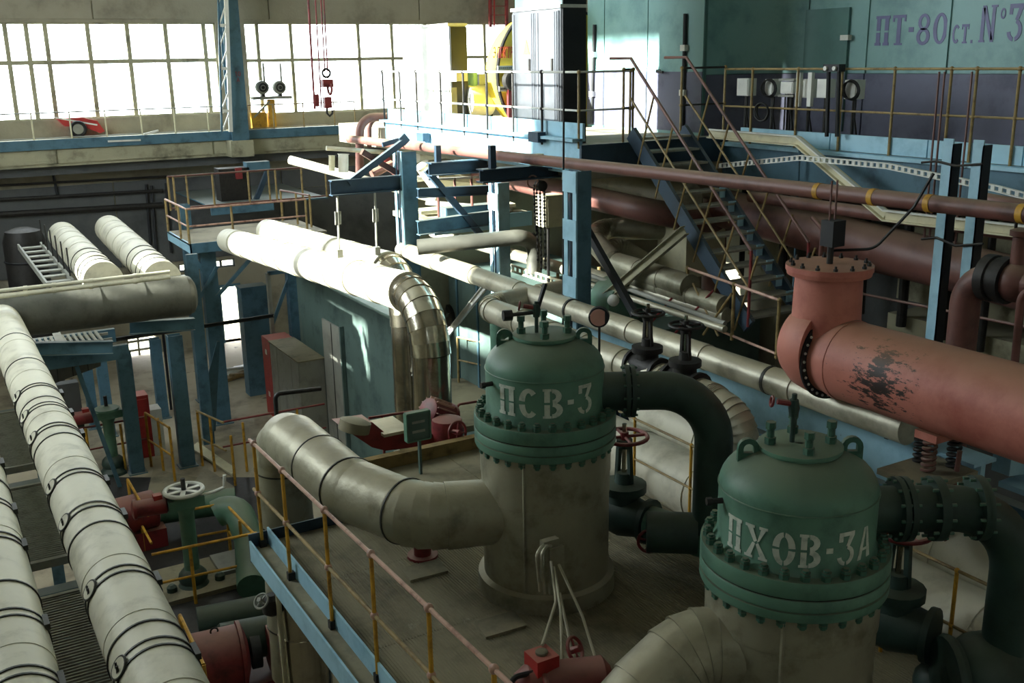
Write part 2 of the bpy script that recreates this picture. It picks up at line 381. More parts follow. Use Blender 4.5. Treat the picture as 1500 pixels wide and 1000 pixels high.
slot = (px(262, 390), px(345, 390), pz(300, 395), pz(300, 383))
wb = struct(wall_grid('Y', YB, .4, X0, X1, 0, H, [w1, w2, gate, dr, slot]).build('wall_back', 'concrete'), 'concrete end wall of the hall below and above the wide windows', 'wall')
for i in range(6):
    a = X0+.02+i*6.0
    for k in range(2): MB().box((a, YB-.06, wz1+.12+k*3.0), (a+5.95, YB, wz1+3.06+k*3.0)).build('wall_panel', 'concrete', wb)
# ground-level darker lining of the end wall
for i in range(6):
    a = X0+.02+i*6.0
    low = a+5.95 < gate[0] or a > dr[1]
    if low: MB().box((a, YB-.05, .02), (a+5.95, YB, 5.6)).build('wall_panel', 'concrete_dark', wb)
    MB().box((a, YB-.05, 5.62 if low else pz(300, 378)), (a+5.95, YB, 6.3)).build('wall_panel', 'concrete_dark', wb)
wl_holes = [(15.9, 21.4, 11.0, 18.0), (21.8, 27.6, 11.0, 18.0), (25.0, 27.6, 9.0, 10.5), (-6.0, -4.0, 13.4, 16.6)]  # last opening is unseen, added to brighten the sides facing the camera
struct(wall_grid('X', X0-.4, .4, Y0, YB, 0, H, wl_holes).build('wall_left', 'concrete'), 'concrete side wall with tall daylight windows', 'wall')
struct(MB().box((X1, Y0, 0), (X1+.4, YB, H)).build('wall_right', 'ceiling_paint'), 'concrete wall beyond the turbine', 'wall')
struct(MB().box((X0, Y0-.4, 0), (X1, Y0, H)).build('wall_front', 'ceiling_paint'), 'concrete wall behind the viewpoint', 'wall')

def window(name, label, axis, c, h, us, zs, fr=.09, m='concrete_dark'):
    "frame, mullions, transoms and panes of one window"
    t = thing(name, label, 'window', (h[0], c, h[2]) if axis == 'Y' else (c, h[0], h[2])); t['kind'] = 'structure'
    bx = lambda a, b, p, q, d0, d1: MB().box((a, c+d0, p), (b, c+d1, q)) if axis == 'Y' else MB().box((c+d0, a, p), (c+d1, b, q))
    e = .05
    for a, b, p, q in ((h[0]-e, h[0]+e, h[2], h[3]), (h[1]-e, h[1]+e, h[2], h[3]), (h[0], h[1], h[2]-e, h[2]+e), (h[0], h[1], h[3]-e, h[3]+e)): bx(a, b, p, q, -.03, .12).build('window_frame', m, t)
    for u in us: bx(u-fr/2, u+fr/2, h[2], h[3], 0, .1).build('mullion', m, t)
    for z in zs: bx(h[0], h[1], z-fr/2, z+fr/2, .01, .09).build('transom', m, t)
    uu = [h[0]]+list(us)+[h[1]]; zz = [h[2]]+list(zs)+[h[3]]
    for a, b in zip(uu, uu[1:]):
        for p, q in zip(zz, zz[1:]): bx(a, b, p, q, .045, .055).build('pane', 'window_glass', t)
    return t
mx = [px(x, 60) for x in (-105, -50, -20, 10, 41, 69, 131, 189, 245, 301)]
window('window_1', 'wide glaring gallery window left of the blue building column', 'Y', YB+.1, w1, mx, [pz(165, 90)], .14, 'concrete_beam')
mx2 = [px(x, 60) for x in (379, 428, 527, 576, 625, 664, 712, 760)]+[25, 27]
window('window_2', 'wide glaring gallery window between the blue column and the generator', 'Y', YB+.1, w2, mx2, [pz(480, 87)], .12, 'concrete_beam')
window('window_3', 'narrow bright slit window low in the end wall', 'Y', YB+.1, slot, [px(x, 390) for x in (285, 305, 325)], [], .08)
for k, hh in enumerate(wl_holes):
    window('window_%d' % (4+k), ['tall side wall window nearer the heaters', 'tall side wall window farther from the heaters', 'low strip window under the farther side wall window', 'small high window added behind the viewpoint as fill light'][k], 'X', X0-.3, hh, [hh[0]+(hh[1]-hh[0])*i/4 for i in (1, 2, 3)], [hh[2]+(hh[3]-hh[2])*i/3 for i in (1, 2)], .08)
    portal((X0-.05, (hh[0]+hh[1])/2, (hh[2]+hh[3])/2), hh[1]-hh[0], hh[3]-hh[2], (1, 0, 0))
for hh in (w1, w2): portal(((hh[0]+hh[1])/2, YB-.08, (hh[2]+hh[3])/2), hh[1]-hh[0], hh[3]-hh[2], (0, -1, 0))
portal(((dr[0]+dr[1])/2, YB-.08, (dr[2]+dr[3])/2), dr[1]-dr[0], dr[3], (0, -1, 0))
t = thing('door_1', 'bright open doorway in the end wall at ground level', 'door', (dr[0], YB, 0)); t['kind'] = 'structure'
MB().box((dr[0]-.08, YB-.06, 0), (dr[0], YB+.1, dr[3])).build('jamb', 'blue_steel', t); MB().box((dr[1], YB-.06, 0), (dr[1]+.08, YB+.1, dr[3])).build('jamb', 'blue_steel', t)
MB().box((dr[0]-.08, YB-.06, dr[3]), (dr[1]+.08, YB+.1, dr[3]+.1)).build('lintel', 'blue_steel', t)
t = thing('door_2', 'low bright gate opening with horizontal bars in the end wall', 'gate', (gate[0], YB, gate[2])); t['kind'] = 'structure'
for k in range(3):
    z = gate[2]+(gate[3]-gate[2])*(.12+.33*k); MB().box((gate[0], YB+.05, z), (gate[1], YB+.12, z+.09)).build('rail', 'grey_box', t)
MB().box((px(203, 515), YB+.04, gate[2]), (px(206, 515), YB+.13, gate[3])).build('post', 'grey_box', t)
struct(MB().box((X0-30, YB+.5, -.3), (X1+30, YB+60, -.05)).build('ground', 'concrete_beam'), 'pale yard outside the end wall', 'ground')

# gallery along the end wall
gz = [P(160, y, Y=36.9).z for y in (200, 214, 239, 246)]
gs = struct(MB().box((X0, 36.9, gz[2]), (X1, YB, gz[1])).box((X0, 37.06, gz[1]), (X1, YB, gz[0]-.01)).build('gallery_slab', 'concrete_beam'), 'concrete gallery beam running under the end windows', 'gallery')
for i in range(7): MB().box((X0+.02+i*5.1, 36.84, gz[2]+.1), (X0+5.06+i*5.1, 36.9, gz[1]-.02)).build('beam_panel', 'concrete_beam', gs)
struct(MB().box((X0, 36.75, gz[1]), (X1, 37.05, gz[0])).build('edge_beam', 'blue_steel'), 'blue steel edge beam on top of the gallery', 'beam')
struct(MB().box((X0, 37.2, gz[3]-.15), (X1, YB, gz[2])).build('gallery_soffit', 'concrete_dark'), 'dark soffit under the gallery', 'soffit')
up = Vector((0, 0, 1))
gx = [P(x, 190, Y=36.9).x for x in (-60, 48, 104, 156, 208, 257, 306)]
railing('guard_railing', 'thin railing on the far gallery left of the blue column', [(gx[0], 36.9, gz[0]), (gx[-1]+.6, 36.9, gz[0])], .85, posts=[(x, 36.9, gz[0]) for x in gx], mp='beige', mr='grey_box', knob=False, mids=(.05,))
gx = [P(x, 190, Y=36.9).x for x in (365, 402, 446, 491, 521)]
railing('guard_railing', 'thin railing on the far gallery right of the blue column', [(gx[0], 36.9, gz[0]-.4), (gx[-1], 36.9, gz[0]-.4)], 1.25, posts=[(x, 36.9, gz[0]-.4) for x in gx], mp='rail_yellow', mr='rail_yellow', knob=False, mids=(.35,))
# building column with its mark and lattice mast
a, b = P(337, 190, Y=36.5).x, P(362, 190, Y=36.5).x
t = thing('building_column', 'wide blue steel building column between the two end windows', 'column', (a, 36.3, gz[0]))
MB().box((a, 36.3, gz[1]), (b, 36.33, H)).build('flange', 'blue_steel', t); MB().box((a, 36.66, gz[1]), (b, 36.69, H)).build('flange', 'blue_steel', t); MB().box((a-.1, 36.2, gz[2]), (b+.1, 36.9, gz[1])).build('corbel', 'concrete_beam', t); MB().box(((a+b)/2-.02, 36.33, gz[1]), ((a+b)/2+.02, 36.66, H)).build('web', 'blue_steel', t)
q = P(345, 112, Y=36.29); lettering(t, '10', lambda s, tt: (Vector((q.x+s, 36.3, q.z+tt)), Vector((0, -1, 0))), .17, 'maroon')
q2 = P(347, 120, Y=36.29); lettering(t, 'А', lambda s, tt: (Vector((q2.x+s, 36.3, q2.z+tt)), Vector((0, -1, 0))), .15, 'maroon')
t = thing('lattice_mast', 'slender pale lattice mast standing against the blue building column', 'mast', P(330, 193, Y=36.0))
A0, A1, B0, B1 = P(325, 193, Y=36.0), P(318, -60, Y=36.0), P(338, 193, Y=36.0), P(329, -60, Y=36.0)
MB().bar(A0, A1, .06, .06).build('chord', 'blue_steel', t); MB().bar(B0, B1, .12, .12).build('chord', 'white_paint', t)
for k in range(8):
    f = k/8; g = (k+1)/8; MB().bar(A0.lerp(A1, f), B0.lerp(B1, g), .06, .04).build('lacing', 'white_paint', t)
    if k % 2: MB().bar(A0.lerp(A1, f), B0.lerp(B1, f), .05, .1).build('rung', 'white_paint', t)

# gallery things

dzt = gz[0]-.01-(P(115, 193, Y=37.3).z-.28)
p = lambda x, y, Y=37.4: P(x, y, Y=Y)+up*dzt
t = thing('trolley', 'red two-wheeled trolley parked on the gallery', 'trolley', p(112, 200))
MB().prism([p(84, 178), p(120, 176), p(143, 181), p(154, 196), p(148, 199), p(124, 190), p(96, 189)], (0, .4, 0)).build('body', 'red', t)
MB().bar(p(80, 176), p(143, 187), .05, .05).build('drawbar', 'white_paint', t)
for Y in (37.3, 37.85):
    w = MB().torus(p(115, 193, Y), (0, 1, 0), .22, .06, 20).build('wheel', 'rubber', t); MB().cyl(p(115, 193, Y)-Vector((0, .03, 0)), p(115, 193, Y)+Vector((0, .03, 0)), .17, n=14).build('hub', 'grey_box', w)
p = lambda x, y, Y=37.4: P(x, y, Y=Y)
for i, (a, b) in enumerate((((158, 207), (206, 205)), ((210, 197), (232, 191)))):
    tag(MB().bar(p(*a, 36.72), p(*b, 36.72), .05, .06).build('loose_rod', 'white_paint'), ['long white rod lying on the gallery edge beam', 'short white rod propped on the gallery edge'][i], 'rod')
t = thing('steel_bench', 'grey bench carrying two small fans on a yellow leg', 'bench', p(400, 195))
MB().bar(p(368, 144), p(425, 142), .5, .1, (0, 0, 1)).build('top', 'grey_box', t); 
q = p(406, 194); q.z = gz[0]-.01; MB().box(p(392, 146), q+Vector((0, .2, 0))).build('leg', 'yellow', t); MB().bar(p(372, 172), p(395, 148), .06, .06).build('brace', 'grey_box', t)
MB().box(p(368, 165), p(392, 195)+Vector((0, .2, 0))).build('side_box', 'yellow', t)
for i, x in enumerate((384, 409)):
    t = thing('fan', ['small round grey fan nearest the blue column', 'small round grey fan farther from the blue column'][i], 'fan', p(x, 140), 'fans on the gallery bench')
    o = p(x, 128, 37.35); MB().lathe(o, [(.1, -.12), (.23, -.1), (.25, .0), (.23, .12), (.1, .14)], 18, (0, 1, 0)).build('housing', 'grey_box', t); MB().torus(o+Vector((0, -.12, 0)), (0, 1, 0), .13, .03, 16).build('inlet_ring', 'iron', t); MB().ball(o+Vector((0, -.13, 0)), .06).build('hub', 'iron', t)
    MB().bar(o+Vector((.1, 0, .15)), o+Vector((.1, 0, .85)), .06, .06).build('duct', 'grey_box', t); MB().bar(o+Vector((0, 0, -.2)), o+Vector((0, 0, -.32)), .2, .12).build('foot', 'iron', t)
# crane hook block on ropes
t = thing('crane_hook', 'brown crane hook block hanging on ropes before the window', 'crane hook', P(478, 150, Y=30)); p = lambda x, y: P(x, y, Y=30)
for x0, x1 in ((455, 461), (466, 471), (473, 476), (478, 480)): MB().cyl(Vector((p(x0, 0).x, 30, H)), p(x1, 105 if x0 > 470 else 160), .022 if x0 > 460 else .035, n=6).build('rope', 'maroon', t)
MB().box(p(472, 128)-Vector((0, .12, 0)), p(486, 116)+Vector((0, .12, 0))).build('block', 'maroon', t); MB().torus(p(478, 107), (0, 1, 0), .12, .035, 16).build('sheave', 'iron', t)
MB().torus(p(483, 130), (1, 0, 0), .16, .04, 14).build('shackle', 'maroon', t); MB().box(p(474, 142)-Vector((0, .1, 0)), p(485, 158)+Vector((0, .1, 0))).build('hook_body', 'maroon', t); MB().tube([p(479, 158), p(479, 166), p(483, 170), p(487, 166), p(487, 161)], .035, 8).build('hook', 'iron', t)
MB().box(p(460, 138)-Vector((0, .08, 0)), p(467, 156)+Vector((0, .08, 0))).build('limit_weight', 'maroon', t)
t = thing('wall_ladder', 'brown ladder fixed to the end wall above the generator', 'ladder', P(730, 50, Y=37.6)); p = lambda x, y: P(x, y, Y=37.6)
for x in (718, 742): MB().bar(p(x, -40), p(x, 40), .12, .1).build('stile', 'maroon', t)
MB().bar(p(724, -40), p(724, 40), .05, .05).build('stile', 'red', t)
for k in range(6): MB().bar(p(718, -30+13*k), p(742, -30+13*k), .03, .03).build('rung', 'maroon', t)
# dark pipes and conduits on the wall under the gallery
for i, (y0, y1, x1, r) in enumerate(((273, 258, 250, .04), (294, 279, 238, .06), (316, 300, 238, .1))):
    tag(MB().cyl(P(-80, y0+3, Y=37.86), P(x1, y1, Y=37.86), r, n=8).build('wall_pipe', 'iron'), ['thin topmost pipe along the dark wall under the gallery', 'middle pipe along the dark wall under the gallery', 'thick lowest pipe along the dark wall under the gallery'][i], 'pipe')
for i, (xx, ya, yb) in enumerate(((214, 270, 380), (222, 272, 376), (243, 268, 370), (77, 250, 290))):
    tag(MB().cyl(P(xx, ya, Y=37.9), P(xx+8, yb, Y=37.9), .045, n=8).build('conduit', 'black_steel'), ['black upright conduit, leftmost of the cluster on the dark end wall', 'black upright conduit in the middle of the cluster on the end wall', 'black upright conduit, rightmost of the cluster on the end wall', 'short upright conduit left of the cluster on the dark end wall'][i], 'conduit')
# ================================================================ TURBINE PLATFORM
ZO = 8.9                                  # operating floor
XF, XR = 8.3, 11.0                        # front edges of the generator part and of the turbine part
YA, YE = 12.35, 19.3
struct(MB().box((XF+.05, YA, 8.5), (24, 22.0, ZO)).build('floor_generator', 'concrete'), 'operating floor slab carrying the generator', 'platform')
struct(MB().box((XR+.05, 0.5, 8.5), (24, YA, ZO)).build('floor_turbine', 'concrete'), 'operating floor slab carrying the turbine', 'platform')
t = thing('edge_beam', 'sunlit pale blue edge beam under the generator railing', 'beam', (XF, YA, 8.3)); 
MB().box((XF, YA, 8.62), (XF+.05, YE, 9.08)).build('web', 'pale_blue', t); MB().box((XF-.12, YA, 9.05), (XF+.1, YE, 9.09)).build('flange', 'pale_blue', t); MB().box((XF-.12, YA, 8.60), (XF+.1, YE, 8.64)).build('flange', 'pale_blue', t)
MB().box((XF, YA-.05, 8.62), (XR+.05, YA, 9.0)).build('end_plate', 'navy_steel', t)
ys = [YA, 13.3, 14.6, 15.9, 17.2, 18.4, YE]
for a, b in zip(ys, ys[1:]): MB().box((XF+.06, a+.01, 9.09), (XF+.1, b-.01, 9.30)).build('toe_board', 'pale_blue', t)
for x in (617, 783): q = P(x, 203, X=XF-.13); MB().box((XF-.16, q.y-.14, q.z-.05), (XF-.02, q.y+.14, q.z+.1)).build('bracket', 'navy_steel', t)
struct(MB().box((XF+.4, YE, 0), (22, YE+.35, 8.9)).build('trim_1', 'concrete'), 'concrete end of the generator foundation', 'foundation')
# foundation block and beams in the dark under the turbine
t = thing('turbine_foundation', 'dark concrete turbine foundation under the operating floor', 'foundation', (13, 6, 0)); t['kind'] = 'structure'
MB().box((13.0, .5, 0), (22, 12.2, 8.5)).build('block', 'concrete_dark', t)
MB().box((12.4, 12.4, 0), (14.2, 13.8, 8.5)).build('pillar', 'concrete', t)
# rails
fy = [YE, 17.9, 17.0, 16.2, 15.3, 14.45, 13.6, 12.9]
fy = [P(x, 180, X=XF).y for x in (588, 612, 647, 680, 714, 752, 794)]
railing('guard_railing', 'white railing along the generator edge of the operating floor', [(XF, YE, 8.95), (XF, YA+.02, 8.95)], 1.06, posts=[(XF, YE, 8.95)]+[(XF, y, 8.95) for y in fy], mp='iron', mr='white_paint', r=.017, wk=.034)
railing('guard_railing', 'short railing stepping back beside the black generator cabinet', [(XF, YA+.02, 8.95), (XF+.9, YA+.02, 8.95)], 1.06, step=.6, mr='white_paint', r=.016, wk=.03)
py_ = [P(x, 170, X=XR).y for x in (1091, 1163, 1230, 1306, 1385, 1420)]
railing('guard_railing', 'long railing before the lettered turbine housing', [(XR, 12.35, 8.9), (XR, 5.0, 8.9)], 1.1, posts=[(XR, P(x, 170, X=XR).y, 8.9) for x in (1100, 1166, 1230, 1306, 1388, 1425, 1487)]+[(XR, 6.2, 8.9)], mp='rail_yellow', mr='rail_yellow', low=.25, r=.016, wk=.03)
railing('guard_railing', 'dark railing before the glossy rounded turbine cover', [(XF+.95, YA+.02, 8.95), (9.08, YA+.02, 8.95)], 1.08, step=1.0, mr='iron', r=.016, wk=.03)
railing('guard_railing', 'short railing right of the stair head at the turbine cover', [(10.15, YA+.02, 8.95), (XR, YA+.02, 8.95)], 1.08, step=.8, mr='iron', r=.016, wk=.03)
t = thing('edge_beam', 'blue stepped edge beam under the turbine railing', 'beam', (XR, 6, 8.2))
for y0, y1 in ((2.0, 4.4), (4.42, 6.0), (6.02, 7.3), (7.32, 8.6), (8.62, 10.2), (10.22, 12.0)): MB().box((XR+.02, y0, 8.92), (XR+.07, y1, 9.14)).build('toe_board', 'pale_blue', t)
MB().box((XR-.05, 2, 8.42), (XR+.04, 12.3, 8.88)).build('web', 'blue_steel', t); MB().box((XR-.12, 2, 8.86), (XR+.05, 12.3, 8.91)).build('flange', 'pale_blue', t); MB().box((XR-.14, 2, 8.36), (XR+.05, 12.3, 8.42)).build('flange', 'blue_steel', t)
# ---- generator end: yellow end shield, cabinets
t = thing('generator', 'yellow round generator end shield with red lettering', 'generator', (12.5, 17.4, ZO))
Yg = 17.6; gc = P(800, 108, Y=Yg); gr = (gc-P(713, 118, Y=Yg)).length
gc.z = P(716, 110, Y=Yg).z; gc.x = P(716, 110, Y=Yg).x+gr*1.0-.06
MB().lathe(gc, [(gr, .36), (gr, .40), (gr*.985, .415), (gr*.96, .415)], 64, (0, -1, 0), caps=False).build('rim', 'iron', t)
MB().lathe(gc, [(gr*.97, .36), (gr*.965, .41), (gr*.6, .42), (.02, .425)], 64, (0, -1, 0)).build('end_shield', 'generator_yellow', t)
MB().cyl(gc-Vector((0, .36, 0)), gc+Vector((0, .45, 0)), gr*.82, n=48).build('casing', 'generator_yellow', t)
q = P(723, 85, Y=Yg-.47); lettering(t, 'ЭЛЕКТРО', lambda s, tt: (Vector((q.x+s, Yg-.43, q.z+tt)), Vector((0, -1, 0))), .2, 'red_letter', gap=.14, aspect=.5, slant=.15)
for (x0, y0, x1, y1) in ((729, 96, 752, 103), (731, 126, 752, 134)):
    a, b = P(x0, y1, Y=Yg-.47), P(x1, y0, Y=Yg-.47); pl = MB().box((a.x, Yg-.48, a.z), (b.x, Yg-.455, b.z)).build('nameplate', 'white_paint', t)
    for k in range(7): s_ = a.x+.03+k*(b.x-a.x-.06)/7; MB().box((s_, Yg-.485, a.z+.03), (s_+.025, Yg-.48, b.z-.03)).build('printed_mark', 'black_steel', pl)
a = P(748, 118, Y=Yg-.46); MB().lathe(a, [(.19, 0), (.19, .14), (.14, .16), (.02, .16)], 20, (0, -1, 0)).build('bearing_cap', 'iron', t)
a = P(748, 158, Y=Yg-.46); MB().box((a.x-.08, a.y-.06, ZO), (a.x+.08, a.y, a.z+.35)).build('strut', 'maroon', t)
def cab(name, label, cat, x0, x1, y0, y1, z1, m, loc=None):
    return thing(name, label, cat, ((x0+x1)/2, (y0+y1)/2, ZO))
# two-door grey cabinet facing the side windows, its end panel black
Xq = 8.85; y1_, y0_ = P(753, 160, X=Xq).y, P(822, 160, X=Xq).y; zt = P(790, 14, X=Xq).z; ym = P(787, 100, X=Xq).y; x2 = P(857, 100, Y=y0_).x
t = thing('electric_cabinet', 'tall shiny two-door cabinet with warning triangle and black end', 'cabinet', ((Xq+x2)/2, (y0_+y1_)/2, ZO))
MB().box((Xq, y0_, ZO), (x2, y1_, zt)).build('body', 'grey_cabinet', t); MB().box((Xq-.03, y0_-.03, zt), (x2+.02, y1_+.02, zt+.05)).build('cornice', 'white_paint', t); MB().box((Xq+.05, y0_, zt+.05), (x2, y1_, 13.4)).build('upper_duct', 'teal_dark', t)
e_ = MB().box((Xq+.02, y0_-.03, ZO), (x2, y0_, zt)).build('end_panel', 'black_steel', t); e_['label'] = 'black end panel'; MB().box((Xq+.02, y0_-.03, zt+.05), (x2, y0_, 13.4)).build('end_panel', 'black_steel', t)
for i, (s0, s1) in enumerate(((ym+.01, y1_-.03), (y0_+.03, ym-.01))):
    d = MB().box((Xq-.03, s0, ZO+.35), (Xq, s1, zt-.04)).build('door', 'grey_cabinet', t)
    for e in (s0+.03, s0+.09, s1-.08): MB().box((Xq-.045, e, ZO+.36), (Xq-.03, e+.03, zt-.05)).build('rib', 'grey_cabinet', d)
    if i == 0: q = P(771, 70, X=Xq-.032); MB().prism([(q.x, q.y-.1, q.z-.1), (q.x, q.y+.1, q.z-.1), (q.x, q.y, q.z+.13)], (-.004, 0, 0)).build('warning_triangle', 'generator_yellow', d)
    MB().box((Xq-.06, s0+.13, 10.0), (Xq-.03, s0+.17, 10.2)).build('handle', 'iron', d)
# white enclosure before the generator, dark end
Xw = 9.25; yw0, yw1 = P(659, 100, X=Xw).y, P(592, 100, X=Xw).y; zw_ = P(655, 38, X=Xw).z; xw2 = P(684, 100, Y=yw0).x
t = thing('generator_enclosure', 'sunlit white enclosure with a dark brown end beside the generator', 'enclosure', ((Xw+xw2)/2, yw0, ZO))
MB().box((Xw, yw0, ZO), (xw2, yw1, zw_)).build('body', 'white_paint', t); MB().box((Xw-.03, yw0-.02, zw_), (xw2+.02, yw1+.02, zw_+.05)).build('roof', 'white_paint', t); MB().box((Xw+.02, yw0-.03, ZO), (xw2, yw0, zw_-.02)).build('end_panel', 'black_steel', t)
for k in range(3): w_ = (yw1-yw0)/3; MB().box((Xw-.025, yw0+.02+k*w_, ZO+.1), (Xw, yw0-.02+(k+1)*w_, zw_-.06)).build('side_panel', 'white_paint', t)
p = lambda x, y: P(x, y, Y=yw0-.05)
MB().box(p(661, 166)-Vector((0, .03, 0)), p(668, 128)).build('louvre', 'grey_box', t); MB().box(p(660, 119)-Vector((0, .25, 0)), p(676, 106)).build('hood', 'white_paint', t)
p = lambda x, y: P(x, y, Y=18.3)
t = thing('exciter', 'pale exciter machine with teal pipe beside the generator', 'machine', p(700, 172))
MB().box(p(684, 172), p(722, 164)+Vector((0, .6, 0))).build('base', 'black_steel', t); MB().cyl(p(692, 136), p(692, 105), .1, n=12).build('pipe', 'teal', t); MB().box(p(703, 164), p(711, 108)+Vector((0, .3, 0))).build('stand', 'grey_cabinet', t)
MB().lathe(p(700, 147), [(.1, -.3), (.3, -.25), (.3, .25), (.1, .3)], 18, (1, 0, 0)).build('motor', 'white_paint', t); MB().lathe(p(716, 140), [(.2, -.15), (.25, 0), (.2, .15)], 16, (1, 0, 0)).build('coupling_guard', 'iron', t); MB().box(p(692, 164), p(716, 156)+Vector((0, .3, 0))).build('bedplate', 'white_paint', t)

# ---- turbine: rounded cover and long housing
Xc = 11.6; yc0 = P(860, 100, X=Xc).y; yc1 = P(1030, 100, X=Xc).y; zc = 11.6
t = thing('turbine_cover', 'glossy teal rounded turbine cover with slate lower half', 'turbine', (Xc+1, (yc0+yc1)/2, ZO))
def cover(y0, y1, x, ztop, R, zb, split=None):
    prof = [(x, zb), (x, ztop)]+[(x+R-R*math.cos(k*PI/24), ztop+R*math.sin(k*PI/24)) for k in range(1, 13)]+[(x+R+2.5, ztop+R), (x+R+2.5, zb)]
    return MB().prism([(xx, y0, zz) for xx, zz in prof], (0, y1-y0, 0))
zs_ = P(1000, 105, X=Xc).z
ysm = [yc0]+[P(x, 100, X=Xc).y for x in (885, 948)]+[yc1]
for a, b in zip(ysm, ysm[1:]):
    cover(b+.012, a-.012, Xc, zc, 1.6, ZO+.0).build('cover_panel', 'teal', t)
    MB().box((Xc-.012, b+.012, ZO+.05), (Xc, a-.012, zs_)).build('lower_panel', 'slate', t)
cover(yc1+.0, yc0-.0, Xc+.02, zc, 1.6, ZO).build('core', 'teal_dark', t)
for x, y0, y1 in ((871, 36, 180), (1004, 20, 184)):
    a, b = P(x, y0, X=Xc-.03), P(x-4, y1, X=Xc-.03); pi_ = MB().cyl(a, b, .035, n=8).build('hinge_bar', 'black_steel', t)
    for f in (.3, .7): q = a.lerp(b, f); MB().box(q-Vector((.05, .06, .05)), q+Vector((.05, .06, .05))).build('hinge_block', 'white_paint', pi_)
q = P(967, 104, X=Xc-.03); MB().cyl(q, q+Vector((-.08, 0, 0)), .03, n=8).cyl(q+Vector((-.08, 0, 0)), q+Vector((-.08, -.18, -.02)), .02, n=8).build('handle', 'iron', t)
Xh = 13.0; yh0 = P(1075, 100, X=Xh).y
t = thing('turbine_housing', 'long teal and slate turbine housing with violet lettering', 'turbine', (Xh+1, 7, ZO))
zsp = P(1250, 107, X=Xh).z
yk = yc1-.95; seam = [yk]+[P(x, 50, X=Xh).y for x in (1170, 1272, 1391, 1560)]+[1.5]
MB().box((Xh+.02, 1.5, ZO), (Xh+6, yk, 14)).build('core', 'teal_dark', t)
for a, b in zip(seam, seam[1:]):
    MB().box((Xh-.02, b+.012, zsp), (Xh+.02, a-.012, 13.9)).build('upper_panel', 'teal', t)
    MB().box((Xh-.03, b+.012, ZO), (Xh+.02, a-.012, zsp-.01)).build('lower_panel', 'slate', t)
for s_ in seam[1:4]: MB().box((Xh-.045, s_-.02, zsp), (Xh-.02, s_+.02, 13.9)).build('cover_strip', 'teal', t)
kx = [(Xc+.06+(Xh-.03-Xc-.06)*math.sin(k*PI/16), yk+(yc1-.01-yk)*math.cos(k*PI/16)) for k in range(9)]
for za, zb_, m_ in ((zsp, 13.4, 'teal'), (ZO, zsp-.01, 'slate')):
    vs = [(x, y, z) for x, y in kx for z in (za, zb_)]+[(x+.03, y+.04, z) for x, y in kx for z in (za, zb_)]; n_ = len(kx)*2
    MB().add(vs, [(2*k, 2*k+2, 2*k+3, 2*k+1) for k in range(8)]+[(n_+2*k, n_+2*k+1, n_+2*k+3, n_+2*k+2) for k in range(8)]).build('curved_corner', m_, t)
a, b = P(1180, 40, X=Xh-.06), P(1243, 40, X=Xh-.06)
d = MB().box((Xh-.07, b.y, ZO+.1), (Xh-.02, a.y, P(1210, 13, X=Xh).z)).build('door', 'teal_dark', t)
q = P(1241, 55, X=Xh-.08); MB().box(q-Vector((.05, .06, .04)), q+Vector((.03, .1, .04))).build('handle', 'white_paint', d)
MB().box((Xh-.075, b.y, ZO+.1), (Xh-.07, a.y, zsp)).build('lower_skin', 'slate', d)
def onwall(px_, py_): 
    q = P(px_, py_, X=Xh-.0215); return lambda s, tt: (Vector((Xh-.0215, q.y-s, q.z+tt)), Vector((-1, 0, 0)))
hh = P(1281, 24, X=Xh).z-P(1281, 67, X=Xh).z
def fitw(text, x0, x1, y, h, gap=.12):
    w = sum(glyph(c)[1]+gap for c in text)*h; return abs(P(x0, y, X=Xh).y-P(x1, y, X=Xh).y)/w
lettering(t, 'ПТ-80', onwall(1281, 67), hh, 'letter_violet', aspect=fitw('ПТ-80', 1281, 1390, 60, hh))
lettering(t, 'ст.', onwall(1394, 64), hh*1.15, 'letter_violet', aspect=fitw('ст.', 1394, 1428, 60, hh*1.15))
lettering(t, '№º3', onwall(1433, 62), hh*1.12, 'letter_violet', aspect=fitw('№º3', 1433, 1500, 60, hh*1.12))
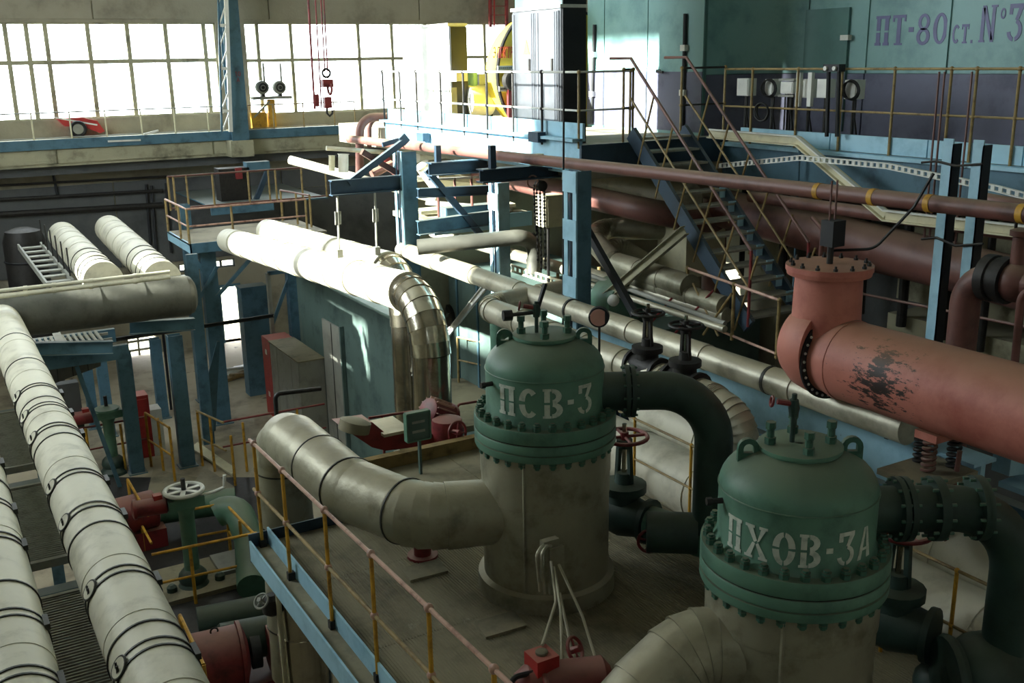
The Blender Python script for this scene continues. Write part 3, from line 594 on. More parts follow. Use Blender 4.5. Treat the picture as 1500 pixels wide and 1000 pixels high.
# ---- electrical boxes on stands before the housing
Xb = XR+.12; boxes = [(1079, 1097, 115, 140, 0), (1120, 1133, 116, 141, 1), (1143, 1162, 120, 137, 2), (1171, 1189, 116, 143, 0), (1196, 1213, 116, 143, 0), (1236, 1256, 117, 145, 1)]
labs = ['small white electrical box nearest the rounded cover', 'white electrical box with a coil of black cable, left', 'small white meter box in a metal frame', 'white electrical box on the railing between two white posts', 'white electrical box beside the black switch post', 'white electrical box with a coil of black cable, right of all']
for (x0, x1, y0, y1, kind), lb in zip(boxes, labs):
    a, b = P(x0, y1, X=Xb), P(x1, y0, X=Xb); t = thing('electrical_box', lb, 'electrical box', ((Xb), (a.y+b.y)/2, ZO), 'electrical boxes along the turbine railing')
    MB().box((Xb, b.y, a.z), (Xb+.16, a.y, b.z)).build('body', 'white_paint', t); MB().box((Xb-.012, b.y+.015, a.z+.015), (Xb, a.y-.015, b.z-.015)).build('lid', 'white_paint', t)
    yc_ = (a.y+b.y)/2; MB().cyl((Xb+.08, yc_, ZO), (Xb+.08, yc_, a.z), .022, n=8).build('stand', 'iron', t); MB().tube(fillet([(Xb+.05, yc_-.06, a.z), (Xb+.02, yc_-.08, a.z-.25), (Xb+.1, yc_-.12, ZO)], .1), .014, 6).build('cable', 'rubber', t)
    if kind == 1:
        for k in range(3): MB().torus((Xb-.03-.02*k, yc_-.05, a.z+.12), (1, .15*k, .1), .13-.008*k, .012, 20, 6).build('cable_coil', 'rubber', t)
    if kind == 2:
        for z in (a.z-.03, b.z+.03): MB().box((Xb-.02, b.y-.03, z-.015), (Xb+.16, a.y+.03, z+.015)).build('frame_bar', 'grey_box', t)
        for k in range(4): MB().cyl((Xb+.05, b.y+.04+k*.05, ZO), (Xb+.05, b.y+.04+k*.05, a.z), .012, n=6).build('cable', 'rubber', t)
for i, x in enumerate((1169, 1186)):
    a, b = P(x, 156, X=Xb-.03), P(x, 106, X=Xb-.03); tag(MB().box((Xb-.06, a.y-.035, a.z), (Xb, a.y+.035, b.z)).build('marker_post', 'white_paint'), ['white plastic post left of a white electrical box', 'white plastic post right of a white electrical box'][i], 'post', 'white posts on the turbine railing')
t = thing('switch_post', 'black push-button switch box on twin black posts', 'switch', P(1221, 210, X=XR-.1)); p = lambda x, y: P(x, y, X=XR-.1)
a, b = p(1210, 105), p(1234, 94); MB().box((XR-.16, b.y, a.z), (XR-.04, a.y, b.z)).build('switch_box', 'black_steel', t)
for x in (1215, 1228): q = p(x, 100); MB().cyl(q, q+Vector((-.09, 0, 0)), .03, n=10).build('button', 'white_paint', t)
for x in (1214, 1229): MB().cyl(p(x, 105), p(x-3, 200), .028, n=8).build('post', 'black_steel', t)
q = p(1115, 164); tag(MB().torus(q, (1, .1, 0), .13, .014, 22, 6).torus(q+Vector((.03, 0, 0)), (1, 0, .1), .125, .014, 22, 6).build('cable_coil', 'rubber'), 'coil of black cable hanging on the turbine railing below boxes', 'cable coil')
# ================================================================ PIPES, STEELWORK AND STAIR BETWEEN HEATERS AND TURBINE
def pipe(name, label, pts, r, m, R=.3, cat='pipe', n=16, bands=None, bandm='yellow'):
    t = thing(name, label, cat, V(pts[0])); path = fillet(pts, R, 6) if len(pts) > 2 else [V(p) for p in pts]
    MB().tube(path, r, n).build('pipe_run', m, t)
    for c, d, w in (bands or []): MB().cyl(V(c)-V(d).normalized()*w, V(c)+V(d).normalized()*w, r*1.06, n=n).build('paint_band', bandm, t)
    return t
Yax = Vector((0, 1, 0))
def stretch(a, b, y=-2.0): return [a, a+(b-a)*((y-a.y)/(b.y-a.y))]
# long brown pipe passing over everything
a, b = P(522, 205, X=7.8), P(1600, 324, X=7.8); dz = b.z-a.z
e = P(525, 250, X=7.8)
bd = []
for x in (1200, 1280, 1363, 1499): q = P(x, 283+(x-1200)*.108, X=7.8); q = a.lerp(b, (q.y-a.y)/(b.y-a.y)); bd.append((q, b-a, .03))
pipe('brown_pipe', 'long thin brown pipe with yellow bands crossing the hall', stretch(a+Vector((0, .4, 0)), b), .078, 'brown_pipe', bands=bd)
q0, q1 = P(527, 262, X=7.9), P(527, 172, X=7.9)
pipe('riser_pipe', 'brown pipe hooping over at the corner of the generator edge', [q0, q1, q1+Vector((1.2, .0, -.02))], .085, 'brown_pipe', R=.3)
q0, q1 = P(541, 215, X=8.15), P(541, 173, X=8.15)
pipe('riser_pipe', 'second thinner brown hoop pipe beside the generator edge', [q0, q1, q1+Vector((.9, .0, -.02))], .05, 'brown_pipe', R=.2)
pipe('sunlit_pipe', 'sunlit white pipe running behind the brown hoop', [P(425, 234, Y=21), P(640, 292, Y=18.5)], .09, 'insulation_white')
pipe('upper_pipe', 'thin sunlit pipe above the hanger beam', [P(478, 217, Y=19.5), P(700, 232, Y=19.5)], .045, 'insulation_white')
# white insulated pipe 1 (long) and 2 (with two valves)
a, b = P(590, 366, X=7.4), P(1330, 622, X=7.4); b = Vector((7.4, b.y, a.z))
t = thing('insulated_pipe', 'long straight aluminium-clad pipe resting on the pale blue beam', 'pipe', a); sections(t, along([a, b], 1.45), .14, 'insulation')
MB().ball(a, .142).build('end_cap', 'insulation', t)
for x, y in ((838, 447), (1130, 548)): q = P(x, y, X=7.4); MB().cyl((7.4, q.y-.02, a.z), (7.4, q.y+.02, a.z), .155, n=20).build('band', 'band', t)
a2, b2 = P(722, 456, X=6.6), P(1045, 574, X=6.6); b2.z = a2.z; zw = a2.z
t = thing('insulated_pipe', 'aluminium-clad pipe with two iron gate valves behind the heater', 'pipe', a2)
path = fillet([Vector((8.2, a2.y+.35, zw+.05)), Vector((6.62, a2.y+.3, zw)), Vector((6.6, b2.y, zw)), Vector((6.62, b2.y-.35, zw-.1)), Vector((6.75, b2.y-.5, zw-1.2))], [.3, .2, .25], 5)
sections(t, along(path, .7), .165, 'insulation')
def gate_valve(name, label, c, s=1.0, m='iron', wm='iron', axis=(0, 1, 0), up=Vector((0, 0, 1)), group=None, stem=True):
    c = V(c); ax = V(axis).normalized(); t = thing(name, label, 'valve', c, group)
    MB().lathe(c, [(.10*s, -.22*s), (.13*s, -.2*s), (.17*s, 0), (.13*s, .2*s), (.10*s, .22*s)], 18, ax).build('body', m, t)
    for k in (-1, 1): MB().lathe(c+ax*.22*s*k, [(.17*s, -.02*s), (.17*s, .02*s)], 18, ax).build('flange', m, t)
    MB().lathe(c, [(.13*s, .05*s), (.12*s, .18*s), (.17*s, .19*s), (.17*s, .25*s), (.07*s, .26*s), (.06*s, .34*s)], 16, up).build('bonnet', m, t)
    sd = ax
    for k in (-1, 1): MB().bar(c+sd*.06*s*k+up*.26*s, c+sd*.045*s*k+up*.56*s, .035*s, .03*s).build('yoke_arm', m, t)
    MB().cyl(c+up*.54*s, c+up*.6*s, .06*s, n=12).build('yoke_nut', m, t); MB().cyl(c+up*.3*s, c+up*(.72*s if stem else .62*s), .018*s, n=8).build('stem', 'foil', t)
    handwheel(t, c+up*.62*s, up, .17*s, wm, .016*s)
    return t
for i, x in enumerate((948, 1003)):
    q = P(x, 525+(x-948)*.36, X=6.6); gate_valve('gate_valve', ['dark gate valve on the clad pipe, nearer the dark green heater cap', 'dark gate valve on the clad pipe, nearer the pale blue beam'][i], (6.6, q.y, zw+.06), 1.0, group='valves on the clad pipe')
# pressure gauge
t = thing('pressure_gauge', 'round pressure gauge with pinkish face behind the heater cap', 'gauge', P(872, 500, Y=9.0)); q = P(877, 465, Y=9.0)
MB().cyl(q+Vector((.05, .06, 0)), q, .115, n=24).build('case', 'black_steel', t); MB().cyl(q, q+Vector((-.004, -.006, 0)), .095, n=24).build('dial', 'gauge_face', t); MB().cyl(q-up*.1+Vector((.03, .03, 0)), q-up*.75+Vector((.03, .03, 0)), .014, n=6).build('stem', 'iron', t)
# pale blue deep beam
zt, zb = 6.75, 6.26
t = thing('pale_blue_beam', 'deep pale blue girder under the pink pipe', 'beam', (7.62, 6, zb))
MB().box((7.6, 5.1, zb), (7.66, 11.5, zt)).build('web', 'pale_blue', t); MB().box((7.5, 5.1, zt), (7.8, 11.5, zt+.03)).build('flange', 'pale_blue', t); MB().box((7.5, 5.1, zb-.03), (7.8, 11.5, zb)).build('flange', 'blue_steel', t)
for x, y in ((1069, 540), (1141, 566), (1218, 594), (1304, 628)):
    q = P(x, y, X=7.55); MB().box((7.5, q.y-.02, q.z-.09), (7.56, q.y+.02, q.z+.08)).build('clip', 'iron', t)
# support under the girder
for i, y in enumerate((10.5, 8.2, 5.5)): tag(MB().ibeam((7.75, y, 0), (7.75, y, zb-.03), .2, .2, .015, (0, 1, 0)).build('steel_post', 'navy_steel'), ['navy post carrying the far end of the pale blue girder', 'navy post under the middle of the pale blue girder', 'navy post carrying the near end of the pale blue girder'][i], 'post')
# ---- pink pipe
Xp = 7.25; zp = P(1350, 560, X=Xp).z; rp = .375; yb_ = P(1245, 530, X=Xp).y
ye = P(1192, 480, X=Xp).y+.1
t = thing('pink_pipe', 'large peeling pink pipe with an elbow and blank flange', 'pipe', (Xp, yb_, zp))
MB().cyl((Xp, yb_, zp), (Xp, -1.5, zp), rp, n=48).build('pipe_run', 'pink_worn', t)
MB().lathe((Xp, yb_+.02, zp), [(rp*1.015, -.04), (rp*1.02, 0), (rp*.95, .12), (rp*.94, .2)], 48, Yax).build('reducer', 'pink', t)
fy_ = yb_+.22
MB().lathe((Xp, fy_, zp), [(rp*.95, -.02), (rp*1.12, -.02), (rp*1.12, .0)], 48, Yax).build('gap_ring', 'black_steel', t)
bm = MB().ball((0, 0, 0), .014, 8).mesh('stud', 'white_paint')
for k in range(30): an = 2*PI*k/30; share('stud', bm, t, (Xp+rp*1.03*math.cos(an), fy_-.025, zp+rp*1.03*math.sin(an)))
tee = Vector((Xp, fy_+.12, zp+.10))
MB().lathe((Xp, fy_, zp+.06), [(rp*1.17, 0), (rp*1.2, .08), (rp*1.14, .22), (rp*.95, .36), (rp*.6, .46), (.02, .5)], 48, Yax).build('elbow_body', 'pink', t)
cz = P(1218, 392, X=Xp).z
MB().lathe((Xp, tee.y-.02, zp), [(rp*.86, .1), (rp*.82, cz-zp-.07), (rp*1.02, cz-zp-.06), (rp*1.04, cz-zp-.02)], 40).build('neck', 'pink', t)
fl = MB().cyl((Xp, tee.y-.02, cz-.02), (Xp, tee.y-.02, cz+.03), rp*1.06, n=40).build('blank_flange', 'pink', t)
bm = ibolt(.022, .035).mesh('bolt', 'iron')
for k in range(14): an = 2*PI*k/14; share('bolt', bm, fl, (Xp+rp*.93*math.cos(an), tee.y-.02+rp*.93*math.sin(an), cz+.03))
MB().cyl((Xp+.02, tee.y, cz), (Xp+.02, tee.y, cz+.26), .03, n=8).cyl((Xp+.02, tee.y, cz+.2), (Xp+.02, tee.y, cz+.3), .06, n=8).build('vent_stub', 'iron', t)
MB().box((Xp-.06, tee.y-.09, cz+.2), (Xp+.1, tee.y+.06, cz+.44)).build('vent_box', 'black_steel', t)
for dx in (-.02, .05): MB().cyl((Xp+dx, tee.y, cz+.4), (Xp+dx, tee.y, cz+.8), .01, n=6).build('hanger_rod', 'brown_pipe', t)
MB().tube(fillet([(Xp+.05, tee.y, cz+.15), (Xp+.2, tee.y-.35, cz+.2), (Xp+.35, tee.y-.62, cz+.6), (Xp+.4, tee.y-.75, cz+.9)], .2), .014, 6).build('impulse_line', 'rubber', t)
# spring support under the pink pipe
sp = P(1372, 690, X=Xp); sy = sp.y
t = thing('spring_support', 'pipe support on coil springs under the pink pipe', 'support', (Xp, sy, zb))
zs0 = 6.74
MB().box((Xp-.18, sy-.1, zp-rp-.05), (Xp+.18, sy+.12, zp-rp+.02)).build('saddle', 'pink', t); MB().box((Xp-.42, sy-.22, zs0-.05), (Xp+.25, sy+.28, zs0)).build('base_plate', 'plate', t); MB().box((Xp-.5, sy-.12, zs0-.3), (Xp+.28, sy+.12, zs0-.05)).build('cross_beam', 'navy_steel', t)
for k, (dx, dy) in enumerate(((-.12, 0), (.14, -.05), (.0, .18))):
    MB().tube([(Xp+dx+.05*math.cos(a), sy+dy+.05*math.sin(a), zs0+(zp-rp-.05-zs0)*a/(2*PI*6)) for a in [2*PI*6*i/72 for i in range(73)]], .016, 6).build('coil_spring', ['brown_pipe', 'iron', 'iron'][k], t)
# plates and beams in the dark at lower right
for i, (pp, sz, m, lb) in enumerate((((1462, 712), (.5, .7, .05), 'pale_blue', 'small pale blue plate platform corner below the pink pipe'), ((1452, 688), (.3, .25, .2), 'pale_blue', 'pale gusset block beside the plate below the pink pipe'))):
    q = P(*pp, X=7.9); tag(MB().prism([q, q+Vector((sz[0], 0, 0)), q+Vector((sz[0], -sz[1], 0)), q+Vector((0, -sz[1]*.7, 0))], (0, 0, sz[2])).build('steel_plate', m), lb, 'plate')
for i, (y0, y1) in enumerate(((5.95, 5.85), (5.6, 5.5))):
    tag(MB().ibeam((8.6+.3*i, 7.2, y0), (8.6+.3*i, .5, y0), .15, .2, .012).build('floor_beam', 'blue_steel'), ['upper blue floor beam in the dark under the pink pipe', 'lower blue floor beam in the dark under the pink pipe'][i], 'beam')
tag(MB().cyl(P(1406, 660, X=7.35), P(1388, 745, X=7.35)-up*.7, .022, n=8).build('steel_rod', 'brown_pipe'), 'thin brown rod hanging below the pink pipe', 'rod')

# ---- dark void: large brown pipes on the turbine side
pipe('brown_main', 'thick brown steam pipe low in the dark behind the pale blue posts', stretch(P(1060, 305, X=10.9), P(1560, 432, X=10.9)), .3, 'brown_pipe', n=24)
pipe('brown_main', 'sunlit brown steam pipe behind the blue column', [P(740, 258, X=9.6)+Vector((0, 1.5, .0)), P(990, 318, X=9.6), P(1060, 325, X=11.5)], .19, 'brown_pipe', R=.6, n=24)
pipe('brown_pipe', 'middle brown pipe under the thick brown one', stretch(P(1240, 372, X=11.2), P(1560, 445, X=11.2)), .16, 'brown_pipe')
pipe('brown_pipe', 'slim brown pipe above the thick brown steam pipe', stretch(P(1100, 288, X=10.6), P(1560, 352, X=10.6)), .085, 'brown_pipe')
pipe('brown_pipe', 'slim brown pipe end poking out at the right margin', stretch(P(1440, 291, X=9.8), P(1600, 320, X=9.8)), .07, 'brown_pipe')
pipe('grey_main', 'pale clad pipe high behind the sunlit brown pipe', [P(840, 258, X=10.4), P(1010, 292, X=10.4)], .26, 'insulation', n=20)
for i, (y, z0, z1, lb) in enumerate(((0, 7.72, 8.0, 'upper pale concrete ledge behind the brown pipes'), (0, 6.85, 7.15, 'middle pale concrete ledge behind the brown pipes'), (0, 6.2, 6.55, 'lowest pale concrete ledge above the dark void'))):
    tag(MB().box((12.3-.15*i, .5, z0-.1), (13.0, 9.8, z1)).build('concrete_ledge', 'concrete_beam'), lb, 'ledge')
railing('guard_railing', 'dim brown railing in front of the dark void behind the pink elbow', [P(1262, 430, X=10.8)-up*.9, P(1560, 490, X=10.8)-up*.9], .9, step=1.15, mids=(), mp='rail_yellow', mr='brown_pipe', r=.018, wk=.03)
# right-hand riser with valve ball
t = thing('riser_pipe', 'brown riser elbow with a flange and ball-shaped valve at right margin', 'pipe', P(1412, 520, X=8.6)); p = lambda x, y: P(x, y, X=8.6)
b0, b1 = p(1407, 520), p(1418, 400); fw = p(1560, 455); fw = Vector((8.6, b1.y-1.2, b1.z+.0))
MB().tube(fillet([b0-up*1.0, b1, fw], .3, 8), .14, 20).build('pipe_run', 'brown_pipe', t)
q = Vector((8.6, p(1462, 410).y, b1.z)); MB().lathe(q, [(.15, -.13), (.22, -.12), (.22, -.03), (.2, -.02), (.2, .02), (.22, .03), (.22, .12), (.15, .13)], 24, Yax).build('flange', 'iron', t)
q = Vector((8.6, p(1488, 415).y, b1.z)); MB().ball(q, .19, 20).build('valve_body', 'brown_pipe', t); MB().lathe(q, [(.075, .1), (.07, .42), (.1, .43), (.1, .48), (.05, .5)], 16).build('valve_neck', 'brown_pipe', t)
MB().tube(fillet([q+Vector((-.02, .05, .48)), q+Vector((-.02, .05, .66)), q+Vector((-.02, -.05, .66)), q+Vector((-.02, -.05, .48))], .04), .015, 6).build('yoke', 'iron', t)
pipe('thin_riser', 'thin brown pipe bent over beside the ball-shaped valve', [P(1487, 540, X=8.2)-up*.4, P(1496, 432, X=8.2), P(1525, 418, X=8.2)], .035, 'brown_pipe', R=.12)
# pale blue posts
for i, (x0, y0, x1, y1) in enumerate(((1390, 203, 1364, 490), (1434, 205, 1410, 490))):
    a, b = P(x0, y0, X=9.2), P(x1, y1, X=9.2); b.y = a.y; b.x = a.x; b.z = 0; t = thing('angle_post', ['slender pale blue post, left of the pair under the platform', 'slender pale blue post, right of the pair under the platform'][i], 'post', (a.x, a.y, b.z), 'pale blue posts under the turbine platform')
    MB().box((a.x, a.y-.06, b.z), (a.x+.015, a.y+.06, a.z)).build('leg_plate', 'pale_blue', t); MB().box((a.x, a.y-.06, b.z), (a.x+.14, a.y-.05, a.z-.05)).build('leg_plate', 'black_steel', t)
for i, (y0, y1) in enumerate(((240, 243), (352, 360))):
    tag(MB().tube([P(1350, y0-2, X=9.18), P(1372, y0-4, X=9.19), P(1400, y1, X=9.18), P(1440, y1-3, X=9.19)], .014, 6).build('wire', 'iron'), ['black wire tied round the pale posts, upper', 'black wire tied round the pale posts, lower'][i], 'wire')
for i, (x0, x1, yb2) in enumerate(((1376, 1362, 355), (1384, 1364, 365), (1424, 1410, 362))):
    a, b = P(x0, 105, X=10.84), P(x1, yb2, X=10.84); tag(MB().cyl(a, (a.x, a.y, b.z), .014, n=6).build('hanger_rod', 'brown_pipe'), ['thin brown hanger rod, leftmost by the pale posts', 'thin brown hanger rod, middle one by the pale posts', 'thin brown hanger rod, rightmost by the pale posts'][i], 'rod')
# perforated white cable tray
t = thing('cable_tray', 'white perforated cable tray sloping under the turbine platform', 'cable tray', P(1180, 232, X=10.2)); tp = [P(1052, 243, X=10.2), P(1172, 231, X=10.2), P(1300, 243, X=10.2), P(1460, 276, X=10.2), P(1560, 302, X=10.2)]
for a, b in zip(tp, tp[1:]):
    for dz in (-.03, .03): MB().bar(a+up*dz, b+up*dz, .05, .012, (0, 0, 1)).build('tray_edge', 'white_paint', t)
    k = max(2, int((b-a).length/.09)); me = MB().bar((0, 0, -.03), (0, 0, .03), .045, .02, (1, 0, 0)).mesh('tray_rung', 'white_paint')
    for i in range(k): share('tray_rung', me, t, a.lerp(b, (i+.5)/k))
# wide pale trunking: level, sloping, level
t = thing('cable_trunking', 'wide pale metal trunking stepping down before the dark void', 'cable trunking', P(1170, 205, X=10.6)); tp = [P(1040, 195, X=10.6), P(1170, 206, X=10.6), P(1298, 315, X=10.4), P(1560, 345, X=10.4)]
for k, (a, b) in enumerate(zip(tp, tp[1:])):
    MB().bar(a, b, .04, .13, (0, 0, 1) if k != 1 else None).build('trough', 'beige', t); MB().bar(a+Vector((-.04, 0, .06)), b+Vector((-.04, 0, .06)), .06, .02).build('lip', 'white_paint', t); MB().bar(a+Vector((-.04, 0, -.06)), b+Vector((-.04, 0, -.06)), .06, .02).build('lip', 'beige', t)
# ---- stair
s0, s1 = P(925, 195, X=9.12), P(1098, 478, X=9.12); d = (s1-s0)
t = thing('steel_stair', 'steep steel stair from the turbine platform with crossed railings', 'stair', s1)
W_ = Vector((.95, 0, 0))
for o_ in (Vector((0, 0, 0)), W_): MB().bar(s0+o_, s1+o_, .06, .22, (0, 0, 1)).build('stringer', 'navy_steel', t)
me = MB().box((0, -.13, -.015), (.95, .13, .015)).mesh('tread', 'grating'); ns = 13
for k in range(ns): share('tread', me, t, s0.lerp(s1, (k+.5)/ns)+up*.02)
me = MB().box((.82, -.02, -.09), (.95, .0, .06)).mesh('riser_plate', 'pale_blue')
for k in range(3, ns): share('riser_plate', me, t, s0.lerp(s1, (k+.5)/ns)+Vector((0, -.1, .0)))
for j, o_ in enumerate((Vector((-.03, 0, 0)), W_+Vector((.03, 0, 0)))):
    n_ = Vector((0, -d.z, d.y)).normalized(); n_ = n_ if n_.z > 0 else -n_
    lo, hi = s0+o_+up*.35, s1+o_+up*.35; MB().tube([s0+o_+up*1.05+Vector((0, .5, 0)), s0+o_+up*1.05, s1+o_+up*1.0], .022, 8).build('handrail', 'brown_pipe', t); MB().cyl(s0+o_+up*.5, s1+o_+up*.5, .016, n=8).build('mid_rail', 'rail_yellow', t)
    for k in range(6):
        a, b = s0.lerp(s1, k/6), s0.lerp(s1, (k+1)/6); MB().cyl(b+o_+up*.0+Vector((0, .25, -.1)), a.lerp(b, .7)+o_+up*1.03+Vector((0, -.25, -.2)), .015, n=6).build('baluster', 'rail_yellow', t)
    MB().cyl(s1+o_, s1+o_+up*1.0, .02, n=8).build('newel_post', 'maroon', t)
# landing railing below the stair
q0, q1, q2 = P(1005, 470, X=9.0), P(1072, 498, X=9.0), P(1137, 525, X=9.0)
railing('guard_railing', 'low yellowish railing at the foot of the steel stair', [q0, q1, q2], .75, posts=[q0, q1, q2], mids=(.08,), r=.02, wk=.032)
for i, (a, b) in enumerate((((930, 500), (1000, 418)), ((985, 492), (1045, 425)), ((1015, 415), (1052, 492)), ((1072, 430), (1030, 490)), ((905, 470), (930, 500)))):
    tag(MB().cyl(P(*a, X=8.9), P(*b, X=8.9), .016, n=6).build('brace_rod', ['maroon', 'maroon', 'rail_yellow', 'rail_yellow', 'rail_yellow'][i]), ['maroon sloping rod nearest the gate valves', 'maroon sloping rod behind the landing railing', 'yellow crossed rod falling right below the stair', 'yellow crossed rod falling left below the stair', 'short yellow rod by the clad pipe'][i], 'rod')
# diagonal pale strut, navy strut
tag(MB().ibeam(P(878, 443, X=8.6), P(1003, 337, X=8.9), .1, .13, .012).build('diagonal_strut', 'concrete_beam'), 'pale diagonal channel strut crossing below the stair', 'strut')
tag(MB().bar(P(855, 328, X=8.0), P(930, 460, X=8.0), .08, .1).build('diagonal_strut', 'black_steel'), 'black diagonal strut leaning from the blue column', 'strut')
# bundle of dull pipes looping behind the blue column
for i, (pts, r, lb) in enumerate((
    ([(985, 335), (880, 335), (868, 350), (900, 385), (1010, 420)], .17, 'upper dull clad pipe looping back behind the blue column'),
    ([(970, 395), (905, 358), (880, 372), (925, 405), (1060, 448)], .13, 'lower dull clad pipe looping back behind the blue column'))):
    w = [P(*pts[0], X=10.6), P(*pts[1], X=9.6), P(*pts[2], X=9.2), P(*pts[3], X=9.0), P(*pts[4], X=9.0)]
    t = thing('looped_pipe', lb, 'pipe', w[0]); path = fillet(w, .35, 5); sections(t, along(path, .6), r, 'foil_dull', n=18, lap=.008)
pipe('olive_pipe', 'shiny olive pipe under the looped pipes', [P(860, 400, X=9.0), P(1065, 462, X=9.0)], .1, 'insulation')
pipe('thin_pipe', 'thin pale pipe below the olive pipe', [P(850, 412, X=8.7), P(1062, 482, X=8.7)], .045, 'insulation')
pipe('thin_pipe', 'second thin pale pipe below the olive pipe', [P(850, 398, X=8.75), P(1062, 474, X=8.75)], .035, 'grey_box')
a, b = P(964, 317, X=10.4), P(1004, 408, X=10.4)
tag(MB().box((10.4, b.y, b.z), (11.2, a.y, a.z)).build('concrete_pier', 'beige'), 'pale square pier behind the steel stair', 'pier')
pipe('brown_riser', 'brown vertical pipe seen through the stair treads', [P(1048, 380, X=11.5)-up*2, P(1048, 290, X=11.5)], .2, 'brown_pipe')
pipe('brown_riser', 'thin brown downpipe right of the stair', [Vector((P(1195, 440, X=10).x, P(1195, 440, X=10).y, 0)), P(1205, 335, X=10), P(1190, 318, X=10)], .03, 'brown_pipe', R=.1)
t = thing('steel_bracket', 'blue rod with a rung bracket hanging by the brown pipe', 'bracket', P(1168, 360, X=10.84)); p = lambda x, y: P(x, y, X=10.84)
MB().cyl(p(1172, 205), p(1162, 430), .018, n=6).build('rod', 'blue_steel', t)
for k in range(5): MB().bar(p(1159, 305+5*k), p(1168, 304+5*k), .015, .012).build('rung', 'blue_steel', t)
# dark fittings hidden in the void
for i in range(7):
    q = P(1090+60*i, 300+14*i, X=11.9); pipe('void_pipe', 'dim upright pipe %s in the dark void' % ['first', 'second', 'third', 'fourth', 'fifth', 'sixth', 'seventh'][i]+' from the stair', [q+up*.9, q-up*1.2], .05+.02*(i % 3), 'iron', n=10)

# ---- blue frame columns
def lattice_col(name, label, x, y, z0, z1, w=.32, dpt=.36, m='blue_steel', plates=()):
    t = thing(name, label, 'column', (x, y, z0))
    MB().box((x, y, z0), (x+dpt, y+.02, z1)).build('flange_plate', m, t)
    for k in (0, 1): MB().box((x-.02, y+k*(w-.09), z0), (x, y+.09+k*(w-.09), z1)).build('channel', 'pale_blue', t)
    MB().box((x+.06, y+.02, z0), (x+.08, y+w, z1)).build('web', 'navy_steel', t)
    for z in plates: MB().box((x-.035, y-.01, z), (x-.02, y+w+.01, z+.28)).build('batten', 'pale_blue', t)
    return t
c1 = P(595, 300, Y=16.4); lattice_col('frame_column', 'blue lattice column where the long clad pipe begins', P(592, 300, Y=16.4).x, 16.4, 0, P(600, 222, Y=16.4).z, .34, .27)
c2 = P(846, 300, Y=11.2); lattice_col('frame_column', 'blue lattice column with batten plates beside the sunlit brown pipe', c2.x, 11.2, 0, P(850, 251, Y=11.2).z, .3, .22, plates=[P(840, y, Y=11.2).z-.28 for y in (252, 324, 408)])
c3 = P(733, 300, Y=14.6); lattice_col('frame_column', 'blue lattice column below the tapered navy beams', P(731, 300, Y=14.6).x, 14.6, 0, P(733, 268, Y=14.6).z, .3, .2, plates=[P(733, 300, Y=14.6).z-.1])
# tapered navy cantilever beams
for i, (x0, y0, y1, x1, y2, Y, px_, lb) in enumerate(((628, 240, 256, 790, 241, 15.2, 641, 'tapered navy cantilever beam nearer the generator'), (703, 250, 266, 832, 254, 13.0, 721, 'tapered navy cantilever beam carrying the chain hoist'))):
    a, b, c = P(x0, y0, Y=Y), P(x0, y1, Y=Y), P(x1, y2, Y=Y); xm = P((x0+x1)/2+10, y0-3, Y=Y); t = thing('cantilever_beam', lb, 'beam', a, 'tapered cantilever beams')
    MB().prism([(a.x, Y, b.z), (c.x, Y, b.z), (c.x, Y, b.z+(a.z-b.z)*.4), (xm.x, Y, a.z), (a.x, Y, a.z)], (0, .02, 0)).build('web', 'navy_steel', t)
    MB().box((a.x, Y-.1, b.z-.02), (c.x, Y+.12, b.z)).build('flange', 'navy_steel', t); MB().box((a.x, Y-.1, a.z), (xm.x, Y+.12, a.z+.02)).build('flange', 'navy_steel', t); MB().bar((xm.x, Y, a.z+.01), (c.x, Y, b.z+(a.z-b.z)*.4+.01), .22, .02).build('flange', 'navy_steel', t)
    q = P(px_, 213, Y=Y); MB().box((q.x-.045, Y-.03, a.z), (q.x+.045, Y+.05, q.z)).build('upright', 'navy_steel', t); MB().box((c.x-.62, Y-.04, a.z), (c.x-.45, Y+.08, a.z+.18)).build('pipe_saddle', 'beige', t)
# hanger beam to the left with rods
t = thing('hanger_beam', 'navy beam with brace carrying the hangers of the twin pipes', 'beam', P(483, 282, Y=16.5)); a, b = P(484, 275, Y=16.5), P(598, 267, Y=16.5); b.z = a.z = (a.z+b.z)/2
MB().ibeam(a, b, .16, .26, .02).build('beam', 'navy_steel', t); MB().bar(P(510, 268, Y=16.5), P(590, 208, Y=16.5), .1, .1).build('brace', 'navy_steel', t); MB().bar(P(530, 222, Y=16.7), P(595, 262, Y=16.7), .1, .1).build('brace', 'brown_pipe', t)
MB().bar(P(588, 208, Y=16.5), P(596, 200, Y=16.5), .06, .16).build('bracket_end', 'navy_steel', t); MB().bar(P(560, 212, Y=17.2), P(594, 202, Y=17.2), .05, .08).build('bracket_end', 'navy_steel', t)
for i, (x, y0, y1) in enumerate(((494, 285, 372), (549, 281, 368))):
    a, b = P(x, y0, Y=16.5), P(x+3, y1, Y=16.5); t = thing('pipe_hanger', ['steel hanger rod holding the nearer twin pipe', 'steel hanger rod holding the farther twin pipe'][i], 'hanger', b, 'hangers of the twin pipes')
    MB().cyl(a, b, .02, n=8).build('rod', 'grey_box', t); m_ = a.lerp(b, .28); n_ = a.lerp(b, .5)
    for s_ in (-1, 1): MB().bar(m_+Vector((.04*s_, 0, 0)), n_+Vector((.04*s_, 0, 0)), .02, .03).build('turnbuckle', 'grey_box', t)
    MB().box(b-Vector((.05, .05, .06)), b+Vector((.05, .05, .08))).build('clevis', 'grey_box', t)
